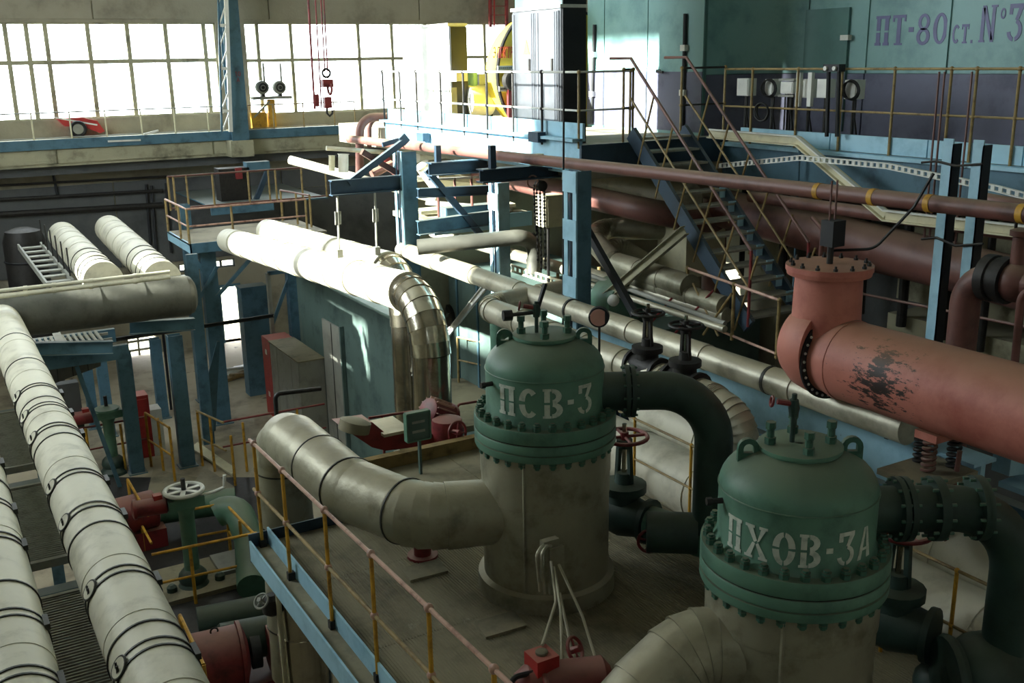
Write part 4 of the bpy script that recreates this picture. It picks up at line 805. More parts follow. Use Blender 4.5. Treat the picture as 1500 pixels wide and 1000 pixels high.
# secondary steel between the columns
def beam(label, a, b, w, h, m='blue_steel', name='cross_beam'):
    return tag(MB().ibeam(a, b, w, h, .015).build(name, m), label, 'beam')
p = lambda x, y, Y=15.5: P(x, y, Y=Y)
beam('navy cross beam high between the two blue columns', p(612, 283), p(735, 277), .12, .16, 'navy_steel')
beam('blue cross beam low between the two blue columns', p(612, 334), p(738, 316), .14, .24)
tag(MB().bar(p(624, 248), p(708, 348), .1, .1).build('diagonal_strut', 'navy_steel'), 'navy diagonal strut between the two blue columns', 'strut')
t = thing('service_deck', 'small bright blue service deck between the blue columns', 'deck', p(640, 320, 17)); a, b = P(610, 318, Y=17.5), P(718, 300, Y=17.5); 
MB().box((a.x, 16.8, a.z-.1), (b.x+.5, 18.6, a.z)).build('deck_plate', 'concrete_beam', t); MB().box((a.x, 16.75, a.z-.25), (b.x+.5, 16.8, a.z+.02)).build('edge_channel', 'pale_blue', t); MB().box((a.x+.35, 16.9, a.z), (b.x, 17.2, a.z+.2)).build('toe_board', 'blue_steel', t)
for k in range(4): MB().cyl((a.x+.2+.35*k, 16.95, a.z), (a.x+.2+.35*k, 16.95, a.z+.75), .025, n=6).build('post', 'brown_pipe', t)
MB().bar((a.x, 16.95, a.z+.75), (b.x+.4, 16.95, a.z+.7), .04, .04).build('rail', 'white_paint', t); MB().bar((a.x+.1, 17.6, a.z+.08), (b.x+.4, 17.3, a.z+.1), .3, .06).build('plank', 'beige', t); MB().bar((a.x+.4, 17.9, a.z+.2), (b.x+.2, 17.0, a.z+.05), .2, .06).build('plank', 'white_paint', t)
# clutter of sunlit fittings behind the brown hoop
for i, (x0, y0, x1, y1, Y, w, m, lb) in enumerate(((545, 255, 575, 240, 18.5, .08, 'brown_pipe', 'short brown strut behind the hoop pipe'), (560, 228, 590, 262, 18.8, .1, 'maroon', 'maroon strut behind the blue lattice column'), (618, 242, 640, 272, 18.2, .14, 'white_paint', 'white tilted fitting right of the blue lattice column'), (610, 262, 660, 257, 18.6, .06, 'white_paint', 'thin white bar right of the blue lattice column'), (612, 228, 660, 222, 19, .12, 'white_paint', 'white pipe stub under the sunlit edge beam'), (636, 262, 700, 268, 17.9, .2, 'beige', 'beige clad pipe piece above the service deck'), (486, 228, 486, 250, 19.5, .06, 'beige', 'short yellowish post left of the brown hoop'), (503, 226, 503, 252, 19.5, .1, 'white_paint', 'short white post left of the brown hoop'))):
    tag(MB().cyl(P(x0, y0, Y=Y), P(x1, y1, Y=Y), w, n=10).cyl(P(x0, y0, Y=Y)-(P(x1, y1, Y=Y)-P(x0, y0, Y=Y))*.02, P(x0, y0, Y=Y), w*1.2, n=10).build('pipe_fitting', m), lb, 'fitting')
pipe('olive_pipe', 'dark olive pipe bending down behind the long clad pipe', [P(612, 362, Y=15), P(762, 347, Y=14.2), P(778, 352, Y=14.2)+Vector((.1, 0, -.05)), P(782, 400, Y=14.2)], .13, 'olive_pipe', R=.3)
pipe('lower_pipe', 'sunlit cream pipe low between the blue columns', [P(634, 340, Y=17.5), P(850, 400, X=9.2)], .1, 'insulation')
# perforated angle
t = thing('cable_tray', 'pale perforated angle tray running behind the lattice column', 'cable tray', P(750, 394, X=8.6)); a, b = P(748, 392, X=8.6), P(835, 420, X=8.6)
for dz in (-.05, .05): MB().bar(a+up*dz, b+up*dz, .03, .03, (0, 0, 1)).build('tray_edge', 'beige', t)
me = MB().bar((0, 0, -.05), (0, 0, .05), .05, .02, (1, 0, 0)).mesh('tray_rung', 'beige')
for i in range(12): share('tray_rung', me, t, a.lerp(b, (i+.5)/12))
# chain hoist with its box
t = thing('chain_hoist', 'hand chain hoist with hook and long loops of chain', 'hoist', P(790, 400, Y=13)); p = lambda x, y: P(x, y, Y=13)
MB().lathe(p(792, 272), [(.05, -.07), (.08, -.06), (.08, .06), (.05, .07)], 18, (0, 1, 0)).build('hoist_body', 'iron', t); MB().torus(p(780, 266), (0, 1, 0), .09, .014, 18, 6).build('chain_wheel', 'rail_pink', t)
for i, (x, y0, y1) in enumerate(((786, 278, 385), (791, 278, 398), (797, 270, 396), (782, 272, 330))):
    a, b = p(x, y0), p(x+2, y1); MB().cyl(a, b, .008, n=5).build('chain', 'iron', t)
    k = int((b-a).length/.05); lk = MB()
    for j in range(k): q = a.lerp(b, j/k); lk.bar(q-up*.016, q+up*.016, .034 if j % 2 else .014, .014 if j % 2 else .034, (0, 1, 0))
    lk.build('chain_links', 'iron', t, stuff=True)
MB().tube([p(785, 330), p(785, 337), p(788, 341), p(784, 345), p(781, 341)], .018, 8).build('hook', 'iron', t)
a, b = P(800, 334, Y=13.6), P(825, 285, Y=13.6); t = thing('junction_box', 'tall beige junction box behind the chain hoist', 'electrical box', (a.x, 13.6, a.z)); MB().box((a.x, 13.6, a.z), (b.x, 13.9, b.z)).build('body', 'beige', t); MB().box((a.x+.03, 13.58, a.z+.04), (b.x-.03, 13.6, b.z-.04)).build('lid', 'beige', t); MB().cyl((a.x+.1, 13.7, a.z), (a.x+.1, 13.7, a.z-1.2), .025, n=8).build('conduit', 'iron', t)
# green round machine behind column
t = thing('green_pump', 'green pump casing half hidden behind the blue lattice column', 'pump', P(905, 440, X=8.8)); q = P(905, 440, X=8.9)
MB().lathe(q, [(.1, -.3), (.34, -.25), (.38, 0), (.34, .25), (.1, .3)], 22, (0, 1, 0)).build('casing', 'green', t); MB().box(q-Vector((.3, .3, .8)), q+Vector((.3, .3, -.25))).build('pedestal', 'green_dark', t); MB().ball(q+Vector((-.3, -.3, .1)), .09).build('oil_cup', 'white_paint', t)
tag(MB().cyl((P(824, 430, X=7.5).x, P(824, 430, X=7.5).y, 6.0), P(826, 100, X=7.5), .014, n=6).build('thin_pole', 'iron'), 'thin black pole standing before the lattice column', 'pole')
# ================================================================ HEATER PLATFORM
ZP = 5.3
XL = 2.72
t = thing('heater_platform', 'raised steel platform of ribbed plates under the two heaters', 'platform', (XL, 6, ZP-.2))
xs = [XL+.02, 4.0, 5.4, 6.9]; ysp = [-1.0, 1.0, 2.6, 4.2, 5.8, 7.4, 8.8, 9.95]
for a, b in zip(xs, xs[1:]):
    for c, d in zip(ysp, ysp[1:]): MB().box((a+.006, c+.006, ZP-.02), (b-.006, d-.006, ZP)).build('floor_plate', 'plate', t)
for a, b in ((4.2, 5.4), (5.4, 6.9)): MB().box((a+.006, 9.956, ZP-.02), (b-.006, 11.1, ZP)).build('floor_plate', 'plate', t)
ribs = MB()
for i in range(150):
    x = XL+.04+i*.028
    if x < 6.9: ribs.box((x, 1.0, ZP), (x+.012, 9.9, ZP+.007))
ribs.build('plate_ribs', 'plate', t, stuff=True)
MB().box((XL+.0, -1, ZP-.16), (6.9, 9.95, ZP-.03)).build('subfloor', 'navy_steel', t)
t = thing('kerb_beam', 'pale blue double edge beam along the heater platform', 'beam', (XL, 6, ZP-.2))
MB().box((XL-.22, -1, ZP-.18), (XL-.2, 9.95, ZP+.05)).build('web', 'pale_blue', t); MB().box((XL-.2, -1, ZP-.05), (XL, 9.95, ZP-.03)).build('ledge', 'plate', t); MB().box((XL-.02, -1, ZP-.03), (XL, 9.95, ZP+.16)).build('toe_board', 'pale_blue', t)
MB().box((XL-.22, 9.95, ZP-.2), (4.2, 9.97, ZP+.12)).build('end_channel', 'navy_steel', t)
tag(MB().box((4.3, 11.1, ZP-.2), (6.3, 11.14, ZP+.16)).box((4.3, 11.06, ZP+.16), (6.3, 11.18, ZP+.18)).build('kerb_board', 'wood'), 'yellowish kerb board behind the red valve drive', 'board')
RA, RB = Vector((2.625, 10.05, ZP)), Vector((2.835, 2.2, ZP))
rx = lambda y: RA.lerp(RB, (RA.y-y)/(RA.y-RB.y))
pf = [P(x, y, X=X).y for x, y, X in ((372, 655, 2.63), (413, 693, 2.65), (475, 750, 2.68), (543, 812, 2.705), (627, 888, 2.73), (723, 975, 2.756))]+[4.1, 3.0]
t = thing('guard_railing', 'near yellow railing with pinkish rails along the heater platform', 'railing', RA)
for y in pf: q = rx(y); MB().cyl(q-up*.1, q+up*1.13, .019, n=8).build('post', 'yellow', t); MB().box(q+Vector((-.03, -.03, -.05)), q+Vector((.04, .03, .05))).build('foot', 'iron', t)
for h_ in (1.13, .58): MB().cyl(RA+up*h_, RB+up*h_, .018, n=8).build('top_rail' if h_ > 1 else 'mid_rail', 'rail_pink' if h_ > 1 else 'rail_yellow', t)
me = MB().ball((0, 0, 0), .036, 12).mesh('joint', 'rail_pink')
for y in pf:
    for h_ in (1.13, .58): share('joint', me, t, rx(y)+up*h_)
for i, (x, y) in enumerate(((620, 838), (730, 918))):
    q = P(x, y, Z=ZP); tag(MB().prism([q+Vector((-.2, -.13, 0)), q+Vector((.2, -.15, 0)), q+Vector((.24, .13, 0)), q+Vector((-.16, .15, 0))], (0, 0, .03)).build('hatch_plate', 'plate'), ['loose square floor plate nearer the bent clad pipe', 'loose square floor plate nearer the red actuator'][i], 'plate', 'loose plates on the heater platform')

# ---------------------------------------------------------------- heaters
NZ = Vector((.866, -.5, 0))
def heater(label, C, dz, text, ang0, hL, zL, asp):
    x, y = C; t = thing('heater', label, 'heater', (x, y, ZP)); zf = 6.80+dz
    MB().lathe((x, y, 0), [(.66, ZP), (.655, ZP+.16), (.60, ZP+.18), (.60, ZP+.98), (.605, ZP+.985), (.61, zf-.2), (.3, zf-.2)], 56).build('shell', 'foil_dull', t)
    MB().lathe((x, y, 0), [(.612, zf-.45), (.614, zf-.18)], 56, caps=False).build('shell_band', 'foil_dull', t)
    an = math.radians(-140); MB().box((x-.01+.62*math.cos(an), y-.01+.62*math.sin(an), ZP+.2), (x+.01+.62*math.cos(an), y+.01+.62*math.sin(an), zf-.2)).build('seam', 'foil_dull', t)
    lo = MB().lathe((x, y, 0), [(.56, zf-.17), (.655, zf-.17), (.66, zf-.16), (.66, zf-.105), (.645, zf-.1), (.645, zf-.09), (.66, zf-.085), (.66, zf-.02), (.655, zf-.012), (.6, zf-.012)], 64).build('lower_flange', 'green', t)
    hi = MB().lathe((x, y, 0), [(.6, zf), (.655, zf), (.66, zf+.01), (.66, zf+.11), (.655, zf+.12), (.55, zf+.12)], 64).build('upper_flange', 'green', t)
    MB().lathe((x, y, 0), [(.645, zf-.02), (.645, zf+.01)], 48, caps=False).build('gasket', 'iron', t)
    zc = zf+.12; zw = zc+.42
    prof = [(.575, zc), (.545, zc+.05), (.545, zw)]+[(max(.02, .545*math.cos(a)), zw+.31*math.sin(a)) for a in [i*PI/2/12 for i in range(1, 13)]]
    cap = MB().lathe((x, y, 0), prof, 64).build('cap', 'green', t); cap['label'] = 'dark green domed cap'
    MB().torus((x, y, zw), (0, 0, 1), .547, .006, 56, 6).build('weld', 'green', t)
    tp = MB().lathe((x, y, 0), [(.27, zw+.2), (.28, zw+.27), (.29, zw+.28), (.29, zw+.305), (.28, zw+.31)], 40).build('top_plate', 'green', t)
    st = MB().cyl((0, 0, 0), (0, 0, .06), .04, n=6).cyl((0, 0, .06), (0, 0, .17), .026, n=8).cyl((0, 0, .12), (0, 0, .17), .036, n=6).mesh('stud', 'bolt_green')
    for k in range(4): a = PI/4+k*PI/2+.25; share('stud', st, tp, (x+.21*math.cos(a), y+.21*math.sin(a), zw+.3))
    bm = MB().cyl((0, 0, 0), (0, 0, .035), .036, n=6).cyl((0, 0, .035), (0, 0, .075), .022, n=8).cyl((0, 0, .04), (0, 0, .06), .034, n=6).mesh('bolt', 'bolt_green')
    for k in range(28):
        a = 2*PI*k/28; share('bolt', bm, hi, (x+.607*math.cos(a), y+.607*math.sin(a), zf+.12))
        share('bolt', bm, lo, (x+.607*math.cos(a), y+.607*math.sin(a), zf-.165), (PI, 0, 0))
    for s_ in (-1, 1):          # lifting lugs
        c = Vector((x, y, 0))+Vector((.866, -.5, 0))*.36*s_; zl = zw+.22; pts = []
        o2 = Vector((.866, -.5, 0))
        for k in range(9): a = PI*k/8; pts.append(c+o2*.075*math.cos(a)+up*(zl+.06+.075*math.sin(a)))
        pts = [c+o2*.075+up*(zl-.09)]+pts+[c-o2*.075+up*(zl-.09)]
        n_ = Vector((-.5, -.866, 0)); lug = MB()
        inn = [c+o2*.036*math.cos(a)+up*(zl+.06+.036*math.sin(a)) for a in [PI*k/8 for k in range(9)]]; inn = [c+o2*.036+up*(zl+.03)]+inn+[c-o2*.036+up*(zl+.03)]
        m_ = len(pts); vs = [p+n_*q for q in (-.02, .02) for p in pts+inn]; fs = []
        for k in range(m_-1): fs += [(k, k+1, m_+k+1, m_+k), (2*m_+k, 3*m_+k, 3*m_+k+1, 2*m_+k+1), (k, 2*m_+k, 2*m_+k+1, k+1), (m_+k, m_+k+1, 3*m_+k+1, 3*m_+k)]
        fs += [(m_-1, 0, m_, 2*m_-1), (3*m_-1, 4*m_-1, 3*m_, 2*m_), (0, m_-1, 3*m_-1, 2*m_), (m_, 3*m_, 4*m_-1, 2*m_-1)]
        lug.add(vs, fs).build('lifting_lug', 'bolt_green', t)
    # drain nipple left of the lettering
    a = math.radians(ang0-12); q = Vector((x+.54*math.cos(a), y+.54*math.sin(a), zw-.08)); o3 = Vector((math.cos(a), math.sin(a), 0)); MB().cyl(q, q+o3*.11, .022, n=8).cyl(q+o3*.08, q+o3*.12, .03, n=6).build('nipple', 'iron', t)
    r_ = .5465
    lettering(cap, text, lambda s, tt: (Vector((x+r_*math.cos(math.radians(ang0)+s/r_), y+r_*math.sin(math.radians(ang0)+s/r_), zL+tt)), Vector((math.cos(math.radians(ang0)+s/r_), math.sin(math.radians(ang0)+s/r_), 0))), hL, 'stencil', gap=.14, aspect=asp, th=.002)
    return t, zf, zw
C1, C2 = (4.75, 7.64), (5.05, 4.77)
# text starts at the angle where it is seen in the photograph
h1, zf1, zw1 = heater('green capped heater behind, stencilled in three letters and a digit', C1, .15, 'ПСВ-3', -169, .27, 7.17, 1.0)
h2, zf2, zw2 = heater('green capped heater in front, stencilled with the longer text', C2, -.05, 'ПХОВ-3А', -190.6, .24, 6.93, .90)
# cock on top of the front heater, vent cock on the far one
def cock(parent, c, h_, m='green_dark'):
    c = V(c); MB().cyl(c, c+up*h_, .018, n=8).build('vent_pipe', m, parent); MB().lathe(c+up*h_*.72, [(.03, -.06), (.04, 0), (.03, .06)], 10).build('cock_body', m, parent); q = c+up*h_*.8
    MB().cyl(q, q+Vector((-.1, .06, .02)), .022, n=8).build('cock_bonnet', 'maroon', parent); MB().torus(q+Vector((-.13, .08, .02)), Vector((-.1, .06, .02)), .035, .01, 14, 6).build('cock_wheel', 'maroon', parent)
cock(h2, (C2[0]-.03, C2[1]+.05, zw2+.3), .36); cock(h1, (C1[0]-.05, C1[1]+.05, zw1+.3), .3); MB().bar((C1[0]-.05, C1[1]+.05, zw1+.5), (C1[0]+.03, C1[1]+.02, zw1+.76), .03, .03).build('vent_lever', 'black_steel', h1); q = Vector((C1[0]-.05, C1[1]+.05, zw1+.5)); MB().cyl(q, q+Vector((-.28, .12, -.02)), .018, n=8).cyl(q+Vector((-.2, .1, -.02)), q+Vector((-.28, .12, -.02)), .05, n=10).build('vent_arm', 'iron', h1)
# green outlet pipes
def outlet(label, C, zc, L, zlow, flg, r=.27):
    c = Vector((C[0], C[1], zc)); t = thing('outlet_pipe', label, 'pipe', c+NZ*L-up*1)
    MB().tube(fillet([c+NZ*.42, c+NZ*L, c+NZ*L-up*(zc-zlow)], .52, 10), r, 28).build('pipe_run', 'green_dark', t)
    for f in flg:
        fl = MB()
        for s_ in ((-.026, .026) if f < .9 else (-.012, .012)): fl.lathe(c+NZ*(f+s_), [(r, -.02), (r+.065, -.02), (r+.065, .02), (r, .02)], 28, NZ)
        fo = fl.build('flange_pair', 'green_dark', t); me = MB().cyl(-NZ*.07, NZ*.07, .012, n=6).mesh('flange_bolt', 'bolt_green'); sd, uu = frame(NZ)
        for k in range(12): a = 2*PI*k/12; share('flange_bolt', me, fo, c+NZ*f+(sd*math.cos(a)+uu*math.sin(a))*(r+.045))
    return t
outlet('dark green outlet bend of the heater behind', C1, zf1+.28, 1.58, 5.75, (.78,), .18)
outlet('dark green outlet bend of the front heater at right margin', C2, zf2+.34, 1.6, 5.6, (.74, .98, 1.28), .165)
# clad inlet pipes
def pb(*a): return P(*a)
zi = 6.12
t = thing('inlet_pipe', 'bulky aluminium-clad pipe bending from the heater behind to a drop', 'pipe', (3.2, 9, ZP))
path = fillet([(C1[0]-.35, C1[1]+.05, zi), (3.62, 7.98, zi), (3.3, 8.9, zi), (3.2, 10.9, zi+.03), (3.2, 10.95, 3.0)], [.5, .7, .45], 4)
pp_ = along(path, .62); sections(t, pp_, .30, 'foil_dull', n=36, lap=.016)
for i in [k for k in range(2, len(pp_)-1) if (pp_[k+1]-pp_[k]).length > .3]: dd = (pp_[min(i+1, len(pp_)-1)]-pp_[i-1]).normalized(); MB().lathe(pp_[i], [(.305, -.008), (.322, -.008), (.322, .008), (.305, .008)], 36, dd, caps=False).build('seam_band', 'band', t)
t = thing('inlet_pipe', 'bulky aluminium-clad pipe leaving the front heater at bottom edge', 'pipe', (4, 4.5, ZP))
path = fillet([(C2[0]-.35, C2[1]+.02, zi-.02), (4.35, 5.0, zi), (3.75, 5.0, zi-.35), (3.35, 4.6, zi-1.2)], [.4, .55], 3)
sections(t, along(path, .5), .28, 'foil_dull', n=32, lap=.012)
tag(MB().cyl((3.95, 8.75, ZP), (3.95, 8.75, zi-.25), .09, n=14).cyl((3.95, 8.75, ZP), (3.95, 8.75, ZP+.03), .16, n=14).build('pipe_stand', 'maroon'), 'short maroon pipe stand under the bent clad pipe', 'stand')
# gate valve and drain pipe beside the heater behind
q = Vector((5.75, 7.75, 5.72))
gate_valve('gate_valve', 'dark green gate valve with brown handwheel right of the heater behind', q, 1.35, 'green_dark', 'maroon', axis=(.35, -.94, 0))
pipe('drain_pipe', 'green drain pipe lying on the platform beside the gate valve', [q+Vector((-.14, .37, 0)), q+Vector((.1, -.3, 0)), q+Vector((.45, -1.25, -.02))], .17, 'green', n=20)
t = thing('side_valve', 'small brown handwheel facing sideways below the green gate valve', 'valve', (5.75, 7.2, 5.6)); handwheel(t, (5.72, 7.28, 5.62), (-.5, -.8, .1), .11, 'maroon', .016); MB().cyl((5.72, 7.28, 5.62), (5.9, 7.55, 5.6), .03, n=8).build('stem', 'iron', t)
pipe('cross_pipe', 'dark green stub joining the outlet bend to the gate valve', [Vector((C1[0], C1[1], 5.78))+NZ*1.45, Vector((5.62, 7.2, 5.78))], .2, 'green_dark', n=20)
tag(MB().cyl((6.0, 6.55, ZP), (6.0, 6.55, 6.35), .05, n=10).cyl((6.0, 6.55, ZP), (6.0, 6.55, ZP+.22), .12, n=12).build('pipe_stand', 'green_dark'), 'thin green upright in a dark socket between the heaters', 'stand')
q = Vector((6.18, 4.75, 5.85))
gate_valve('gate_valve', 'dark gate valve with red handwheel right of the front heater', q, 1.3, 'green_dark', 'maroon', axis=(.35, -.94, 0))
t = thing('side_valve', 'large dim maroon handwheel at the bottom beside the front heater', 'valve', (6.2, 4.0, 5.4)); handwheel(t, (6.15, 4.05, 5.45), (-.5, -.8, .3), .22, 'maroon', .022); MB().cyl((6.15, 4.05, 5.45), (6.35, 4.4, 5.4), .04, n=8).build('stem', 'iron', t); MB().ball((6.4, 4.45, 5.4), .2, 14).build('body', 'green_dark', t)
t = thing('check_valve', 'dark round valve body at the foot of the right outlet bend', 'valve', Vector((C2[0], C2[1], 5.6))+NZ*1.6); q = Vector((C2[0], C2[1], 5.72))+NZ*1.5; MB().ball(q, .34, 18).build('body', 'green_dark', t); MB().lathe(q+NZ*-.28, [(.3, -.04), (.32, 0), (.3, .04)], 20, NZ).build('flange', 'green_dark', t)
# white clad mains behind the heaters
for i, (X, z, r, lb) in enumerate(((6.95, 5.62, .34, 'lower fat white-clad main behind the heaters'), (7.62, 5.86, .36, 'upper fat white-clad main behind the heaters'))):
    t = thing('clad_main', lb, 'pipe', (X, 7, z)); sections(t, along([Vector((X, 10.2-.6*i, z)), Vector((X, 1, z))], 1.1), r, 'insulation_white', n=28)
    MB().ball((X, 10.2-.6*i, z), r*.995, 24, .9).build('end_cap', 'insulation_white', t)
for i, (lb, pts) in enumerate((('thin yellow railing behind the lettered heaters, far piece', [(930, 605), (1012, 640)]), ('thin yellow railing behind the front heater, right piece', [(1300, 815), (1395, 860)]))):
    a, b = P(pts[0][0], pts[0][1]+20, X=6.5), P(pts[1][0], pts[1][1]+40, X=6.5); yy = (a.y, b.y); railing('guard_railing', lb, [(6.5, yy[0]+.3, ZP), (6.5, yy[1]-.3, ZP)], 1.05, posts=[(6.5, a.y, ZP), (6.5, b.y, ZP)], mids=(.55,), mp='yellow', mr='rail_yellow', r=.014, wk=.022)
# ---------------------------------------------------------------- red valve drive behind the bent clad pipe
t = thing('valve_drive', 'maroon valve yoke with ribbed electric motor and handwheel', 'valve', P(600, 690, Y=11.6)); p = lambda x, y, Y=11.6: P(x, y, Y=Y)
MB().prism([p(500, 625), p(545, 618), p(562, 632), p(597, 634), p(640, 636), p(640, 650), p(565, 660), p(545, 655)], (0, .35, 0)).build('yoke', 'maroon', t); MB().box(p(558, 633)-Vector((0, .1, 0)), p(598, 629)+Vector((0, .5, 0))).build('yoke_plate', 'insulation', t)
MB().lathe(p(520, 622), [(.1, -.1), (.2, -.08), (.2, .05), (.12, .08)], 16, (.3, 0, 1)).build('gland_flange', 'plate', t); MB().bar(p(505, 615), p(525, 635), .08, .03).build('gland_bolt', 'rail_pink', t)
mo = p(640, 605, 11.9); ax = Vector((.8, .2, -.45)).normalized(); MB().lathe(mo, [(.12, -.2), (.17, -.18), (.17, .2), (.2, .2), (.2, .25), (.12, .27)], 20, ax).build('motor', 'maroon', t); sd, uu = frame(ax)
for k in range(14): a = 2*PI*k/14; e_ = sd*math.cos(a)+uu*math.sin(a); MB().bar(mo-ax*.17+e_*.18, mo+ax*.17+e_*.18, .012, .04, e_).build('cooling_fin', 'rail_pink', t)
g_ = p(655, 630); MB().lathe(g_, [(.1, -.2), (.2, -.16), (.22, 0), (.2, .16), (.1, .2)], 18, (0, 0, 1)).build('gearbox', 'maroon', t); MB().cyl(p(640, 622), p(655, 632), .1, n=12).build('coupling', 'rail_pink', t)
handwheel(t, p(670, 633, 11.25), (.25, -1, .15), .145, 'maroon', .017); MB().cyl(p(670, 633, 11.25), g_, .03, n=8).build('wheel_shaft', 'maroon', t)
MB().tube(fillet([p(640, 648), p(648, 660), p(655, 668, 11.4), p(666, 660, 11.3), p(672, 650, 11.3)], .1), .016, 6).build('cable', 'rubber', t)
t = thing('instrument_stand', 'green instrument board on a thin post before the valve drive', 'stand', P(612, 690, Y=10.7)); p = lambda x, y: P(x, y, Y=10.7); a, b = p(597, 648), p(629, 601)
MB().box((a.x, 10.7, a.z), (b.x, 10.76, b.z)).build('plate', 'shed_green', t)
for e in ((a.x-.01, a.x+.005, a.z, b.z), (b.x-.005, b.x+.01, a.z, b.z), (a.x, b.x, b.z-.005, b.z+.012), (a.x, b.x, a.z-.01, a.z+.005)): MB().box((e[0], 10.685, e[2]), (e[1], 10.77, e[3])).build('rim', 'green', t)
for k in range(2): MB().box((a.x+.07, 10.693, a.z+.1+k*.12), (b.x-.07, 10.70, a.z+.13+k*.12)).build('label_strip', 'grey_box', t)
MB().bar(((a.x+b.x)/2+.02, 10.74, ZP), ((a.x+b.x)/2+.02, 10.74, a.z), .045, .03).build('post', 'shed_green', t)
# gutter pipes and white braces behind
for i, (a_, b_) in enumerate((((605, 672), (640, 640)), ((582, 660), (598, 690)))):
    tag(MB().bar(P(*a_, Y=11.8), P(*b_, Y=11.8)+(up*-5 if i else up*0), .06, .08).build('pipe_stub', 'white_paint'), ['white sloping stub pipe under the valve drive', 'white upright stub pipe left of the control panel post'][i], 'pipe')
# red actuator at the platform's near edge
t = thing('actuator', 'red electric actuator with junction boxes on the platform', 'actuator', P(775, 985, Z=ZP)); q = Vector((3.72, 5.95, ZP))
MB().box(q+Vector((-.12, -.02, .2)), q+Vector((.08, .18, .42))).build('terminal_box', 'red', t); MB().lathe(q+Vector((-.02, .08, .42)), [(.05, 0), (.05, .02), (.03, .03)], 12).build('lid', 'plate', t)
MB().box(q+Vector((-.42, -.2, .1)), q+Vector((-.2, .0, .24))).build('limit_box', 'red', t); MB().lathe(q+Vector((.15, .0, .16)), [(.1, -.4), (.17, -.3), (.17, .3), (.1, .36)], 16, (.9, -.35, 0)).build('motor', 'maroon', t); MB().box(q+Vector((-.3, -.25, 0)), q+Vector((.45, .2, .08))).build('bedplate', 'maroon', t)
MB().tube(fillet([q+Vector((-.12, .05, .3)), q+Vector((-.3, .08, .3)), q+Vector((-.35, .0, .15))], .08), .022, 8).build('cable', 'rubber', t); MB().tube(fillet([q+Vector((-.06, -.02, .3)), q+Vector((-.1, -.14, .24)), q+Vector((-.16, -.16, .16))], .05), .022, 8).build('cable', 'maroon', t)
handwheel(t, q+Vector((.32, .12, .32)), (.4, -.6, .4), .1, 'maroon', .015); MB().torus(q+Vector((-.4, -.35, .12)), (.2, -1, .3), .14, .02, 20, 8).build('ring', 'maroon', t)
# impulse tubes from the heater shell to the actuator
t = thing('impulse_tubes', 'thin bent impulse tubes dropping from a bracket on the heater', 'tubes', (4.25, 6.98, ZP)); bx = Vector((4.35, 6.98, 0))
MB().box((4.30, 6.95, 5.72), (4.46, 7.02, 6.12)).build('bracket', 'foil_dull', t); MB().box((4.35, 6.93, 5.6), (4.5, 6.97, 6.05)).build('shelf', 'foil_dull', t)
for k, pts in enumerate(([(4.34, 6.95, 6.08), (4.22, 6.9, 6.14), (4.18, 6.88, 6.05), (4.2, 6.86, 5.72)], [(4.36, 6.93, 6.08), (4.25, 6.87, 6.15), (4.21, 6.85, 6.05), (4.23, 6.83, 5.7)], [(4.34, 6.9, 5.95), (4.2, 6.6, 5.75), (3.75, 6.1, 5.74)], [(4.36, 6.88, 5.9), (4.15, 6.45, 5.75), (3.95, 6.12, 5.45)], [(4.3, 6.7, 5.75), (4.2, 6.4, 5.5), (4.1, 6.15, 5.3)], [(4.42, 6.9, 5.9), (4.4, 6.5, 5.6), (4.3, 6.1, 5.32)])):
    MB().tube(fillet(pts, .12), .0135, 8).build('tube', 'insulation', t)
# ================================================================ LEFT SIDE AND MIDDLE OF THE HALL
# two big white mains with strap bands and oval clamps
ZM, RM = 5.0, .35
def strap_main(label, X, y1, straps):
    t = thing('strapped_main', label, 'pipe', (X, 12, ZM), 'big white strapped mains')
    pts = [Vector((X, y, ZM)) for y in [y1, 20.5, 18.2, 15.7, 13.6, 11.9, 10.4, 9.1, 7.8, 6.4, 4.5]]
    sections(t, pts, RM, 'insulation_white', n=40, lap=.006)
    bm = MB().lathe((0, 0, 0), [(RM+.004, -.012), (RM+.016, -.012), (RM+.016, .012), (RM+.004, .012)], 40, (0, 1, 0), caps=False).mesh('strap', 'band')
    cl = MB()
    cl.lathe((0, 0, 0), [(.1, -.012), (.105, 0), (.1, .012)], 20, (-.82, -.1, .56)); 
    cl2 = MB().torus((0, 0, 0), (-.82, -.1, .56), .1, .014, 20, 6).bar((-.02, -.05, 0), (-.02, .05, 0), .012, .02).bar((-.02, -.03, -.04), (-.02, -.03, .04), .012, .02).bar((-.02, .03, -.04), (-.02, .03, .04), .012, .02)
    m1 = cl.mesh('clamp_disc', 'insulation_white'); m2 = cl2.mesh('clamp_mark', 'band')
    for y, k in straps:
        if k:
            for s_ in (-.07, .07): share('strap', bm, t, (X, y+s_, ZM))
            a = math.radians(146); c = Vector((X+(RM+.02)*math.cos(a), y, ZM+(RM+.02)*math.sin(a))); o = share('clamp', m1, t, c); share('clamp_mark', m2, o, c).location = (0, 0, 0)
            a = math.radians(25); c = Vector((X+(RM+.02)*math.cos(a), y, ZM+(RM+.02)*math.sin(a))); MB().box(c-Vector((.02, .11, .03)), c+Vector((.03, .11, .03))).build('buckle', 'band', t)
        else: share('strap', bm, t, (X, y, ZM))
    return t
ya = lambda y, X: P(0, 0, X=X)
stA = []
for (x, y) in ((160, 960), (120, 870), (85, 790), (62, 715), (38, 665), (27, 640), (12, 585)): stA.append((P(x+14, y-8, X=.93).y, 1))
for y in (8.85, 11.3, 14.6, 16.5, 19.0, 21.0): stA.append((y, 0))
strap_main('big white strapped main, the one nearer the heater platform', 1.22, 23.9, stA)
